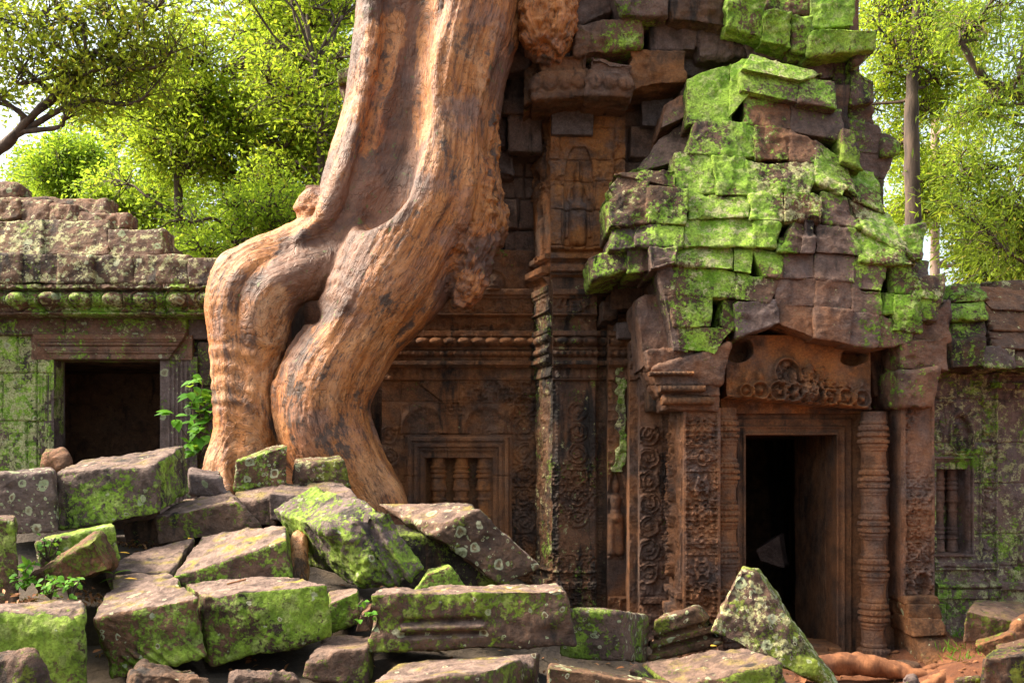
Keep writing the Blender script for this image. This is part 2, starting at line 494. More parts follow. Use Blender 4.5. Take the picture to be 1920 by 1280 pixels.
def bark_material():
    s = NT("strangler_bark")
    g = s.geo(); pos = g.outputs["Position"]
    sep = s.node("ShaderNodeSeparateXYZ"); s.l.new(g.outputs["Normal"], sep.inputs[0]); nz = sep.outputs[2]
    fl = s.node("ShaderNodeAttribute", attribute_type='GEOMETRY', attribute_name="flow").outputs["Vector"]
    warp = s.node("ShaderNodeTexNoise"); s.l.new(pos, warp.inputs["Vector"]); warp.inputs["Scale"].default_value = 2.0; warp.inputs["Detail"].default_value = 3
    fp = s.addv(fl, s.scalev(warp.outputs["Color"], (0.07, 0.07, 0.12)))
    str1 = s.noise(s.scalev(fp, (13, 13, 1.9)), 1.0, 8, 0.66)
    str2 = s.noise(s.scalev(fp, (46, 46, 7)), 1.0, 6, 0.66)
    blot = s.noise(pos, 2.2, 6, 0.62)
    flak = s.voro(s.scalev(fp, (26, 26, 9)), 1.0)
    fkc = s.node("ShaderNodeSeparateColor"); s.l.new(flak.outputs["Color"], fkc.inputs[0])
    n3 = s.noise(pos, 60, 4, 0.6)
    b = s.mix(s.mapr(str1, 0.32, 0.66), (0.16, 0.046, 0.008), (0.50, 0.175, 0.036))
    b = s.mix(s.mapr(fkc.outputs[0], 0.0, 1.0, 0.0, 0.35), b, (0.52, 0.225, 0.07))
    # pale silvery bark
    pale = s.math('MULTIPLY', s.mapr(s.math('ADD', s.math('MULTIPLY', blot, 0.65), s.math('MULTIPLY', str1, 0.35)), 0.47, 0.60), s.attr("pale"))
    b = s.mix(s.math('MULTIPLY', pale, 0.85), b, s.mix(s.mapr(n3, 0.3, 0.7), (0.36, 0.19, 0.10), (0.60, 0.36, 0.19)))
    # purple grey weathering
    b = s.mix(s.mapr(s.noise(s.addv(pos, (9, 1, 3)), 1.5, 7, 0.65), 0.51, 0.62, 0, .75), b, s.mix(str2, (0.09, 0.042, 0.032), (0.30, 0.17, 0.13)))
    # deep red fibres
    red = s.mapr(s.noise(s.addv(pos, (5, 2, 8)), 1.6, 5, 0.6), 0.44, 0.60)
    b = s.mix(s.math('MULTIPLY', red, s.attr("red")), b, s.mix(s.mapr(str2, .3, .7), (0.14, 0.035, 0.008), (0.45, 0.15, 0.03)))
    # flake edges, fissures and blotches
    fe = s.node("ShaderNodeTexVoronoi", feature='DISTANCE_TO_EDGE'); fe.inputs["Scale"].default_value = 1.0
    s.l.new(s.addv(s.scalev(fp, (34, 34, 8)), s.scalev(warp.outputs["Color"], (4, 4, 3))), fe.inputs["Vector"])
    edge = s.math('MULTIPLY', s.mapr(fe.outputs["Distance"], 0.10, 0.0), s.mapr(s.noise(pos, 5, 5, .6), 0.42, 0.58))
    b = s.mix(s.math('MULTIPLY', edge, 0.32), b, (0.06, 0.026, 0.012))
    b = s.mix(s.mapr(str2, 0.45, 0.36, 0.0, 0.7), b, (0.055, 0.022, 0.010))
    b = s.mix(s.mapr(str1, 0.42, 0.33, 0.0, 0.8), b, (0.06, 0.026, 0.014))
    db = s.noise(s.addv(s.scalev(fp, (1, 1, 0.55)), (2.2, 7.1, 0.4)), 3.4, 9, 0.74)
    b = s.mix(s.mapr(db, 0.545, 0.615, 0.0, 0.88), b, s.mix(n3, (0.02, 0.014, 0.012), (0.075, 0.045, 0.03)))
    b = s.mix(s.mapr(n3, 0.55, 0.66, 0, 0.65), b, (0.06, 0.03, 0.015))
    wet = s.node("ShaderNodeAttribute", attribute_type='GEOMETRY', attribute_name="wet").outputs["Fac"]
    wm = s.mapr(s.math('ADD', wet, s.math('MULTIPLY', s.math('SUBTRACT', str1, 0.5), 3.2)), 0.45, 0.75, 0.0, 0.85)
    b = s.mix(wm, b, s.mix(s.mapr(blot, 0.4, 0.6), (0.045, 0.019, 0.012), (0.15, 0.062, 0.034)))  # darker brown bark where the groove and patch mask is high
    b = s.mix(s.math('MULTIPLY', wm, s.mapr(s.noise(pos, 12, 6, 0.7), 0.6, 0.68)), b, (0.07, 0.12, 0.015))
    s.l.new(b, s.bsdf.inputs["Base Color"])
    s.bsdf.inputs["Roughness"].default_value = 0.62
    s.bsdf.inputs["Specular IOR Level"].default_value = 0.45
    h = s.math('ADD', s.math('MULTIPLY', str1, 0.8), s.math('MULTIPLY', str2, 0.55))
    h = s.math('SUBTRACT', h, s.math('MULTIPLY', edge, 0.18))
    h = s.math('ADD', h, s.math('MULTIPLY', s.math('SUBTRACT', 1.0, flak.outputs["Distance"]), 0.2))
    h = s.math('ADD', h, s.math('MULTIPLY', n3, 0.14))
    s.l.new(s.bump(h, 0.024, 1.0), s.bsdf.inputs["Normal"])
    return s.m

def wood_material(name, c1, c2):
    s = NT(name); g = s.geo(); pos = g.outputs["Position"]
    n = s.noise(s.scalev(pos, (9, 9, 2)), 1.0, 6, 0.65)
    s.l.new(s.mix(s.mapr(n, 0.3, 0.7), c1, c2), s.bsdf.inputs["Base Color"])
    s.bsdf.inputs["Roughness"].default_value = 0.85
    s.l.new(s.bump(n, 0.03, 0.7), s.bsdf.inputs["Normal"])
    return s.m

def leaf_material(name, c1, c2, c3, trans=0.5, rough=0.62):
    s = NT(name); g = s.geo(); r = g.outputs["Random Per Island"]
    cl = s.noise(g.outputs["Position"], 0.9, 3, 0.6)
    b = s.mix(s.mapr(s.math('ADD', s.math('MULTIPLY', r, 0.55), s.math('MULTIPLY', cl, 0.45)), 0.25, 0.75, typ='LINEAR'), c1, c2)
    b = s.mix(s.math('GREATER_THAN', r, 0.93), b, c3)
    s.l.new(b, s.bsdf.inputs["Base Color"])
    s.bsdf.inputs["Roughness"].default_value = rough
    s.bsdf.inputs["Specular IOR Level"].default_value = 0.18
    tr = s.node("ShaderNodeBsdfTranslucent")
    s.l.new(s.mix(0.5, b, (0.50, 0.66, 0.05)), tr.inputs["Color"])
    mx = s.node("ShaderNodeMixShader"); mx.inputs[0].default_value = trans
    s.l.new(s.bsdf.outputs[0], mx.inputs[1]); s.l.new(tr.outputs[0], mx.inputs[2])
    s.l.new(mx.outputs[0], s.out.inputs[0])
    return s.m

def soil_material():
    s = NT("forest_soil"); g = s.geo(); pos = g.outputs["Position"]
    n = s.noise(pos, 3.0, 8, 0.65); n2 = s.noise(pos, 30, 5, 0.65)
    sx = s.node("ShaderNodeSeparateXYZ"); s.l.new(pos, sx.inputs[0])
    redz = s.mapr(sx.outputs[0], 1.6, 2.6)
    dk = s.mix(s.mapr(n, 0.35, 0.65), (0.022, 0.014, 0.009), (0.06, 0.04, 0.022))
    rd = s.mix(s.mapr(n, 0.35, 0.65), (0.09, 0.028, 0.009), (0.19, 0.066, 0.022))
    b = s.mix(redz, dk, rd)
    b = s.mix(s.mapr(n2, 0.55, 0.7, 0, 0.6), b, (0.03, 0.02, 0.012))
    s.l.new(b, s.bsdf.inputs["Base Color"]); s.bsdf.inputs["Roughness"].default_value = 0.95
    s.l.new(s.bump(s.math('ADD', n, s.math('MULTIPLY', n2, .4)), 0.04, 0.9), s.bsdf.inputs["Normal"])
    return s.m

STONE = stone_material()
BARK = bark_material()
TWIG = wood_material("branch_bark", (0.03, 0.018, 0.012), (0.12, 0.075, 0.05))
PALEWOOD = wood_material("pale_trunk_bark", (0.13, 0.075, 0.05), (0.34, 0.24, 0.18))
ROOTB = wood_material("ground_root_bark", (0.10, 0.032, 0.010), (0.30, 0.115, 0.042))
SOIL = soil_material()
LEAF_LIME = leaf_material("lime_leaves", (0.12, 0.20, 0.010), (0.36, 0.44, 0.03), (0.50, 0.40, 0.03), 0.6)
LEAF_OLIVE = leaf_material("olive_leaves", (0.09, 0.12, 0.012), (0.26, 0.24, 0.022), (0.38, 0.24, 0.025), 0.5)
LEAF_GREEN = leaf_material("green_leaves", (0.11, 0.21, 0.012), (0.28, 0.42, 0.03), (0.38, 0.38, 0.04), 0.55)
LEAF_DEEP = leaf_material("deep_green_leaves", (0.06, 0.115, 0.010), (0.17, 0.24, 0.022), (0.34, 0.30, 0.04), 0.5)
LEAF_PLANT = leaf_material("plant_leaves", (0.05, 0.17, 0.012), (0.13, 0.33, 0.02), (0.16, 0.36, 0.03), 0.4)
LEAF_FALLEN = leaf_material("fallen_leaf_yellow", (0.48, 0.26, 0.03), (0.60, 0.36, 0.05), (0.45, 0.2, 0.03), 0.2)
LEAF_DRY = leaf_material("dry_leaf_brown", (0.15, 0.055, 0.02), (0.30, 0.13, 0.06), (0.4, 0.2, 0.09), 0.1)
# ------------------------------------------------------------------ carving patterns (pixel coordinates in, metres out)
def blocks_h(x, y, rows, seed=0, w=(70, 130), off=0.012, jw=1.5, jd=0.022, slant=0.0):
    r = np.random.default_rng(seed)
    rows = np.asarray(rows, float)
    yy = y + slant * (x - x.mean()) + 1.2 * vnoise(np.stack([x * .03, y * .03, x * 0 + seed], -1))
    ri = np.clip(np.searchsorted(rows, yy.ravel()) - 1, 0, len(rows) - 2).reshape(x.shape)
    dy = np.minimum(np.abs(yy - rows[ri]), np.abs(rows[ri + 1] - yy))
    h = np.zeros(x.shape); dj = dy.copy()
    xx = x + 1.2 * vnoise(np.stack([x * .04, y * .04, x * 0 + seed + 5], -1))
    for i in range(len(rows) - 1):
        m = ri == i
        if not m.any(): continue
        b = [x.min() - r.uniform(0, w[1])]
        while b[-1] < x.max() + 1: b.append(b[-1] + r.uniform(*w))
        b = np.array(b); o = r.uniform(-off, off, len(b) + 1)
        k = np.searchsorted(b, xx[m])
        h[m] = o[k]
        kk = np.clip(k, 1, len(b) - 1)
        dj[m] = np.minimum(dj[m], np.minimum(np.abs(xx[m] - b[kk - 1]), np.abs(b[kk] - xx[m])))
    return h - jd * (1 - sstep(jw * 0.4, jw * 1.6, dj))

def bands_h(y, spec):
    h = np.zeros(y.shape)
    for y0, y1, a, kind in spec:
        t = np.clip((y - y0) / (y1 - y0), 0, 1); m = (y >= y0) & (y < y1)
        if kind == 'torus': s = np.sqrt(np.clip(1 - (2 * t - 1) ** 2, 0, 1))
        elif kind == 'down': s = 1 - t          # overhang at the top edge
        elif kind == 'up': s = t
        elif kind == 'cavet': s = 1 - np.sqrt(np.clip(1 - (1 - t) ** 2, 0, 1)) * .85
        else: s = np.ones_like(t)
        h = np.where(m, a * s, h)
    return h

def rings_h(x, y, cx, y0, y1, pitch, R, a=0.03, inner=True):
    """a rising vine: every turn curls into a spiral round a small blossom"""
    n = np.round((y - y0) / pitch); yc = y0 + n * pitch
    q = np.stack([x * .12, y * .12, x * 0], -1)
    xx = x - cx + 1.6 * vnoise(q); yy = y - yc + 1.6 * vnoise(q + 40)
    r = np.hypot(xx, yy) / R
    sg = np.where(np.mod(n, 2) == 0, 1, -1)
    th = np.arctan2(yy, xx * sg)
    ph = np.mod(r * 1.9 - th / (2 * pi), 1.0)
    h = a * .9 * np.exp(-((r - 0.92) / 0.12) ** 2) + .75 * a * np.exp(-((ph - .5) / .2) ** 2) * (r < .85) * (r > .25)
    h += a * np.exp(-(r / 0.22) ** 2) * 1.1 + .3 * a * vnoise(q * 2.6 + 9) * (r < 1)
    w = .8 + .4 * vnoise(np.stack([n * .7, x * 0 + cx * .01, x * 0], -1))
    ok = (yc >= y0 - 1) & (yc <= y1 + 1) & (r < 1.15)
    return np.where(ok, h * w, 0)

def foliage_h(pos, s=14.0, a=0.02, seed=0.0):
    q = pos + seed
    w = 0.05 * np.stack([vnoise(q * 6), vnoise(q * 6 + 31), vnoise(q * 6 + 77)], -1)
    return a * (0.55 * ridged(q + w, s, 2) + 0.6 * sstep(-.2, .4, vnoise((q + w) * s * 0.6 + 3)) - 0.3)

def ornament_h(x, y, cx, P_, a=0.03, sc=.085, seed=0.0):
    """mirrored leaf work: the same on both sides of the middle line, repeated up the shaft with hand-made variation"""
    n = np.floor(y / P_); ym = np.abs(y - (n + .5) * P_)
    q = np.stack([np.abs(x - cx) * sc, ym * sc, x * 0 + seed + .35 * np.mod(n, 3)], -1) + .25 * np.stack([vnoise(np.stack([x * .05, y * .05, x * 0], -1)), vnoise(np.stack([x * .05, y * .05, x * 0 + 9], -1)), 0 * x], -1)
    h = .65 * ridged(q, 1.6, 2) + .5 * sstep(-.05, .25, vnoise(q * 1.3 + 4)) - .25
    worn = sstep(-.55, .1, vnoise(np.stack([x * .012, y * .012, x * 0 + seed], -1)))
    return a * h * worn

def beads_h(t, pitch, a):
    f = (np.mod(t, pitch) / pitch) * 2 - 1
    return a * np.sqrt(np.clip(1 - f * f, 0, 1))

def caps_h(x, y, caps, k):
    """rounded bodies in low relief; caps: (x1,y1,x2,y2,r1,r2) in pixels; k metres per pixel"""
    h = np.zeros(x.shape)
    for x1, y1, x2, y2, r1, r2 in caps:
        dx, dy = x2 - x1, y2 - y1; L = dx * dx + dy * dy + 1e-9
        t = np.clip(((x - x1) * dx + (y - y1) * dy) / L, 0, 1)
        d = np.hypot(x - x1 - t * dx, y - y1 - t * dy); r = r1 + (r2 - r1) * t
        h = np.maximum(h, np.sqrt(np.clip(r * r - d * d, 0, None)) * k * 0.9)
    return h

def rough_h(pos, a=0.006, s=9.0):
    return a * fbm(pos, s, 4, 0.55) + a * 1.6 * fbm(pos + 7, 1.8, 2)

def devata(cx, top, hgt, lean=0.0):
    """a standing carved goddess: crown, head, arms, waist, long skirt and feet"""
    u = hgt / 8.0
    c = lambda a: cx + a * u + 0.0
    Y = lambda b: top + b * u
    return [(c(0), Y(-.9), c(0), Y(.1), .10 * u, .42 * u), (c(0), Y(.45), c(0), Y(.75), .46 * u, .38 * u),
            (c(0), Y(1.1), c(0), Y(1.3), .22 * u, .25 * u), (c(-.65), Y(1.5), c(.65), Y(1.5), .28 * u, .28 * u),
            (c(0), Y(1.6), c(0), Y(2.7), .62 * u, .45 * u), (c(-.3), Y(1.95), c(-.28), Y(1.95), .3 * u, .3 * u), (c(.3), Y(1.95), c(.28), Y(1.95), .3 * u, .3 * u),
            (c(-.8), Y(1.6), c(-1.0), Y(2.7), .22 * u, .18 * u), (c(-1.0), Y(2.7), c(-.45), Y(3.3), .18 * u, .15 * u),
            (c(.8), Y(1.6), c(1.05), Y(2.6), .22 * u, .18 * u), (c(1.05), Y(2.6), c(1.0), Y(1.5), .18 * u, .15 * u),
            (c(0), Y(3.0), c(0), Y(3.5), .55 * u, .75 * u), (c(-.32), Y(3.5), c(-.38), Y(6.9), .55 * u, .5 * u),
            (c(.32), Y(3.5), c(.38), Y(6.9), .55 * u, .5 * u), (c(0), Y(3.4), c(0), Y(6.8), .5 * u, .45 * u),
            (c(-1.0), Y(3.6), c(-1.15), Y(6.4), .10 * u, .2 * u), (c(1.0), Y(3.6), c(1.15), Y(6.4), .10 * u, .2 * u),
            (c(-.35), Y(7.2), c(-.6), Y(7.5), .25 * u, .2 * u), (c(.35), Y(7.2), c(.6), Y(7.5), .25 * u, .2 * u)]

def props(moss=0, lichen=0, rust=0, stain=0, top=0, grey=0, olive=0, cream=0, wet=0):
    return dict(moss=moss, lichen=lichen, rust=rust, stain=stain, top=top, grey=grey, olive=olive, cream=cream, wet=wet)

def add(name, VF, parent, **pr):
    return obj(name, VF[0], VF[1], STONE, parent, props(**pr))

def box(x0, x1, y0, y1, z0, z1, cell=0.1):
    C = np.array([[x0, y0, z1], [x1, y0, z1], [x1, y0, z0], [x0, y0, z0], [x0, y1, z1], [x1, y1, z1], [x1, y1, z0], [x0, y1, z0]], float)
    return hexblock(C, cell, 0.02, 0.6, 3)

_sd = [100]
def stone(name, quad, Y, parent, D=0.5, tilt=0.0, yaw=0.0, cell=0.013, r0=0.022, rough=1.0, extra=None, chip=1.0, **pr):
    _sd[0] += 1
    q = quad
    if np.isscalar(q[0]):
        x0, y0, x1, y1 = q; q = [(x0, y0), (x1, y0), (x1, y1), (x0, y1)]
    r = np.random.default_rng(_sd[0])
    q = [(x + r.normal(0, .7), y + r.normal(0, .7)) for x, y in q]
    mx, my = sum(a for a, _ in q) / 4, sum(b for _, b in q) / 4
    q = [(x + (1.0 if x > mx else -1.0), y + (.5 if y > my else -.5)) for x, y in q]
    C = fcorners(q, Y + r.normal(0, 0.02), D, tilt, yaw)
    return add(name, hexblock(C, cell, r0, rough, _sd[0], extra, chip), parent, **pr)

def eroded(uvw, V):
    """worn traces of carving"""
    on = sstep(.25, .5, fbm(V + 60, 1.5, 2) + .25)
    fr = sstep(.25, .1, uvw[:, 1])
    return fr * (on * foliage_h(V, 8, .026) - sstep(.2, .6, fbm(V + 77, 3.2, 2)) * .03)

def zof(py, Y): return EYE - (py - HOR) / FPX * Y
def xof(px, Y): return (px - 960) / FPX * Y

# ------------------------------------------------------------------ the low gallery on the left
G = thing("stone_gallery", P(200, 1080, 10.4), "low mossy stone gallery with a square black window opening, left of the tree", "temple building")
YG = 10.3
def f(x, y, pos):
    h = rough_h(pos, 0.006) + blocks_h(x, y, [620, 700, 790, 905, 1010, 1100], 4, (60, 110), 0.010)
    for xc in (74, 80, 87, 93):
        h += np.where(y > 690, 0.014 * np.exp(-((x - xc) / 1.8) ** 2), 0)
    return h - 0.03 * (np.abs(x - 70) < 1.2)
add("wall", panel(-460, 628, 101, 1100, YG, f, 0.008, 0.22), G, moss=.72, lichen=.30, cream=.72, stain=.40, grey=.5)
def f(x, y, pos):
    return rough_h(pos, 0.008) + blocks_h(x, y, [640, 655, 720, 790, 880, 1000, 1100], 9, (50, 90), 0.02) + bands_h(y, [(660, 668, .03, 'torus'), (676, 690, .03, 'torus'), (694, 704, .02, 'flat')])
add("wall", panel(352, 634, 470, 1100, YG + 0.08, f, 0.008, 0.3), G, moss=.38, lichen=.1, stain=.55, grey=.4, cream=.3)
# the window: jambs, lintel, dark room behind
win = obj("window_frame", *panel(300, 668, 371, 1050, YG + 0.02, lambda x, y, pos: rough_h(pos, .004) + sum(0.012 * np.exp(-((x - c) / 1.7) ** 2) for c in (318, 326, 334, 342, 351)) + 0.02 * (x > 358), 0.007, 0.25), STONE, G, props(moss=.45, grey=.9, lichen=.25, stain=.35, cream=.2))
O = np.array([xof(101, YG), YG, zof(1050, YG)])
add("jamb", relief(O, (0, 1, 0), (0, 0, 1), 0.26, zof(672, YG) - O[2], lambda u, v, p: rough_h(p, .005), 0.01, 0.1), win, moss=.25, grey=.9, stain=.45)
def f(x, y, pos):
    t = np.clip((y - 632) / 42, 0, 1)
    inset = 2 + 34 * t
    d = np.minimum(x - (64 + inset), (352 - inset) - x)
    h = bands_h(y, [(628, 637, .055, 'flat'), (637, 642, .04, 'flat'), (642, 650, .05, 'torus'), (650, 658, .035, 'flat'), (658, 664, .04, 'torus'), (664, 674, .02, 'flat')])
    return np.where(d > 0, h, -0.01) + rough_h(pos, .005)
add("lintel", panel(58, 628, 360, 674, YG - 0.02, f, 0.006, 0.3), G, moss=.42, rust=.35, lichen=.2, stain=.2, grey=.6, cream=.35)
def f(x, y, pos):
    h = blocks_h(x, y, [588, 630], 21, (150, 230), 0.012, 1.5, 0.03)
    h += 0.6 * rings_h(y * 0 + np.mod(x, 44), y, 22, 610, 610, 100, 14, 0.03) + foliage_h(pos, 12, .018) * (np.abs(y - 609) < 15)
    return h + bands_h(y, [(588, 594, .03, 'flat'), (624, 630, .03, 'flat')]) + rough_h(pos, .005)
add("frieze", panel(-460, 588, 352, 630, YG - 0.03, f, 0.007, 0.3), G, moss=.45, lichen=.25, grey=.4, rust=.2, cream=.4)
stone("stone_block", (352, 598, 402, 634), YG, G, 0.4, moss=.2, grey=.7, stain=.4)
stone("stone_block", (370, 640, 405, 722), YG + .05, G, 0.4, moss=.4, grey=.4, stain=.5)
def f(x, y, pos):
    h = bands_h(y, [(536, 546, .16, 'flat'), (546, 580, .14, 'torus'), (580, 586, .06, 'flat'), (586, 594, .09, 'torus')])
    px = np.mod(x + 45, 59) - 29.5
    r2 = (px / 19) ** 2 + ((y - 566) / 18) ** 2
    h += 0.10 * (.75 + .5 * vnoise(pos * 1.7)) * np.sqrt(np.clip(1 - r2 * (1 + .35 * vnoise(pos * 9)), 0, 1)) - 0.02 * np.exp(-((r2 - 1.15) / .15) ** 2) + 0.02 * np.exp(-((r2 - 1.6) / .25) ** 2)
    return h + rough_h(pos, .020) + foliage_h(pos, 14, .016) + blocks_h(x, y, [530, 600], 33, (170, 260), 0.012, 1.6, 0.05)
add("cornice", panel(-460, 538, 401, 594, 10.12, f, 0.008, 0.5), G, moss=.50, lichen=.3, rust=.1, cream=.55, stain=.3)
R = dict(moss=.30, lichen=.35, cream=.62, stain=.45, olive=.6)
for q, Y, t in (((-460, 478, -340, 531), 10.0, .06), ((-340, 478, -250, 531), 10.02, .06), ((-250, 478, -140, 531), 10.0, .06), ((-140, 478, -30, 531), 10.02, .06), ((-30, 476, 39, 530), 10.0, .06), ((40, 477, 108, 531), 9.98, .06), ((108, 476, 172, 530), 10.0, .06),
                ((172, 478, 250, 531), 10.02, .06), ((250, 478, 354, 531), 10.0, .06), ((354, 484, 408, 534), 9.95, .06)):
    stone("roof_stone", q, Y, G, 0.75, t, **R)
for q, Y, t in (((-460, 412, -330, 480), 10.15, .22), ((-330, 410, -240, 480), 10.13, .22), ((-240, 410, -150, 480), 10.15, .22), ((-150, 410, -40, 480), 10.15, .22), ((-40, 410, 80, 479), 10.12, .22), ((80, 414, 203, 479), 10.13, .22), ((203, 428, 309, 480), 10.12, .10)):
    stone("roof_stone", q, Y, G, 0.32, t, r0=.03, **{**R, 'stain': .35, 'rust': .12})
for q, Y, t in (((-60, 374, 36, 412), 10.55, .2), ((36, 376, 92, 420), 10.5, .2), ((92, 382, 146, 421), 10.5, .2), ((148, 398, 238, 430), 10.5, .18),
                ((-120, 372, 204, 404), 10.95, .2), ((-90, 345, 40, 374), 11.1, .15)):
    stone("roof_stone", q, Y, G, 0.3, t * .6, r0=.035, rough=1.4, moss=.25, lichen=.3, cream=.5, rust=.2, stain=.4, olive=.6)
# room behind the window
bw = relief(np.array([xof(-60, 12.0), 12.0, zof(1000, 12.0)]), (1, 0, 0), (0, 0, 1), 3.4, 2.6,
            lambda u, v, p: rough_h(p, .006) + blocks_h(u * 160, v * 160, [0, 60, 125, 190, 250, 320, 420, 520], 5, (70, 130), .015, 1.6, .03), 0.016, 0.3)
add("inner_wall", bw, G, rust=.15, stain=.3)
add("roof_core", join([box(-7.8, -2.55, 10.6, 12.6, zof(672, 10.3), zof(480, 10.3)), box(-7.8, -3.75, 10.75, 12.4, zof(485, 10.3), zof(432, 10.3))]), G, stain=.5)
add("inner_wall", box(-2.75, -2.5, 10.55, 12.4, 0.2, zof(660, 10.3)), G, stain=.4)
add("inner_wall", box(-7.8, -5.6, 10.52, 12.4, 0.2, zof(480, 10.3)), G, stain=.4)

# ------------------------------------------------------------------ the tower
T = thing("stone_tower", P(1060, 1130, 11.0), "dark carved sandstone tower right behind the big tree, with a blind baluster window", "temple tower")
MOULD = [(470, 500, .05, 'down'), (545, 556, .11, 'flat'), (556, 562, .08, 'flat'), (562, 588, .06, 'flat'), (588, 596, .10, 'torus'), (596, 622, .05, 'cavet'),
         (622, 632, .10, 'flat'), (632, 652, .10, 'torus'), (652, 657, .06, 'flat'), (657, 672, .12, 'torus'), (672, 678, .07, 'flat'), (678, 686, .13, 'flat'), (686, 690, .07, 'flat'), (690, 709, .05, 'up'), (709, 714, .06, 'torus')]
def mould(x, y, pos, xs=1.0):
    h = bands_h(y, MOULD)
    b = np.abs(np.mod(x * xs, 26) - 13) / 12
    h += np.where((y > 630) & (y < 654), 0.05 * np.sqrt(np.clip(1 - b ** 2 - ((y - 642) / 11) ** 2, 0, 1)), 0)
    tg = np.abs(np.mod(x * xs, 13) - 6.5) / 6.5
    h += np.where((y > 688) & (y < 710), 0.016 * (1 - tg), 0) + np.where((y > 657) & (y < 672), 0.010 * np.cos(x * xs * .5), 0)
    h += np.where((y > 563) & (y < 588), foliage_h(pos, 17, .03), 0) + np.where((y > 597) & (y < 622), foliage_h(pos, 11, .035), 0)
    return h
def f(x, y, pos):
    h = rough_h(pos, .007) + mould(x, y, pos)
    h += np.where(y > 470, 0, blocks_h(x, y, [90, 140, 200, 268, 330, 410, 480], 12, (50, 90), .015, 1.5, .03))
    h += np.where(y > 714, blocks_h(x, y, [714, 752, 815, 905, 1000, 1100, 1200], 15, (90, 150), .006, 1.0, .012), 0)
    # false pediment with the inverted triangle and garland arches
    orn = ornament_h(x, y, 868, 1000, .055, .075, 2.)
    tri = (y > 714) & (y < 755) & (x > 780 + (y - 714) * 1.25)
    h += np.where(tri, 0.035 + orn, 0)
    ar = (y >= 755) & (y < 812) & (x > 752) & (x < 1000)
    arch = lambda cx: np.abs(np.hypot((x - cx) * .9, (y - 812) * .75) - 38)
    da = np.minimum(np.minimum(arch(795), arch(912)), arch(985))
    h += np.where(ar, 0.04 * np.exp(-(da / 5) ** 2) + np.where((np.abs(x - 853) < 30) | (x < 768), ornament_h(x, y, 853, 1000, .055, .08, 8.) + .02, foliage_h(pos, 12, .018)), 0)
    h += np.where((y > 714) & (y < 790), 0.03 * np.exp(-(((x - 868) / 18) ** 2 + ((y - 742) / 14) ** 2)), 0)
    h += np.where(y > 740, rings_h(x, y, 983, 760, 1130, 44, 21, .035) + np.where(np.abs(x - 983) < 27, ornament_h(x, y, 983, 44, .03, .1, 5.), 0), 0)
    h += np.where(y > 800, rings_h(x, y, 731, 815, 1130, 42, 18, .03) + np.where(np.abs(x - 731) < 18, foliage_h(pos, 16, .012), 0), 0)
    h += np.where(y > 740, 0.012 * np.exp(-((x - 958) / 1.6) ** 2) + 0.012 * np.exp(-((x - 1009) / 1.6) ** 2), 0)
    # the recess of the blind window
    h -= np.where((x > 792) & (x < 915) & (y > 858), 0.16, 0)
    # little arched niche over the cornice
    h += np.where(y < 548, 0.07 * np.sqrt(np.clip(1 - ((x - 925) / 17) ** 2 - ((y - 534) / 20) ** 2, 0, 1)) + .02 * np.exp(-((np.hypot((x - 925), (y - 530)) - 24) / 2.5) ** 2) * (y < 535), 0)
    h += np.where((y > 480) & (y < 545), foliage_h(pos, 9, .02), 0)
    return h
add("wall", panel(716, 470, 1030, 1180, 11.0, f, 0.0068, 0.5), T, rust=.6, stain=.36, cream=.18, moss=.12, grey=.2)
# blind window frame and balusters
def f(x, y, pos):
    d = np.minimum(np.minimum(x - 762, 958 - x), y - 816)
    h = np.interp(d, [0, 3, 4, 11, 12, 15, 16, 22, 23, 26, 27, 33], [.02, .02, .075, .075, .055, .055, .072, .072, .045, .045, .06, .03])
    inside = (x > 796) & (x < 924) & (y > 858)
    return np.where(inside, -0.30, h) + rough_h(pos, .003) - 0.012 * (np.abs(x - 838) < .8) - 0.012 * (np.abs(y - 892) < .7)
fr = obj("window_frame", *panel(760, 815, 960, 1120, 10.98, f, 0.0066, 0.2), STONE, T, props(rust=.52, stain=.25, grey=.1))
def baluster(cx, Yc, y0, y1, rp):
    k = Yc / FPX; H = (y1 - y0) * k; r = rp * k
    pr = []
    unit = 0.50 * 130 * k
    zz = np.linspace(0, H, 420)
    t = np.mod((H - zz) / (92 * k), 1.0)
    rad = np.interp(t, [0, .16, .17, .21, .22, .25, .26, .30, .31, .34, .35, .40, .42, .46, .47, .60, .62, .66, .67, .80, .82, .86, .87, 1.0],
                    [.78, .84, 1.0, 1.0, .84, .84, 1.0, 1.0, .84, .84, 1.02, 1.02, .80, .80, .92, .96, 1.04, 1.04, .82, .74, 1.0, 1.0, .8, .78])
    foot = P(cx, y1, Yc)
    V, F = lathe(np.stack([rad * r, zz], -1), foot, 30)
    N = vnormals(V, F)
    return V + N * (fbm(V, 14, 3) * .004)[:, None], F
for cx in (822, 865, 908):
    add("baluster", baluster(cx, 11.06, 858, 1125, 15.5), fr, rust=.95, stain=.05, grey=.2)

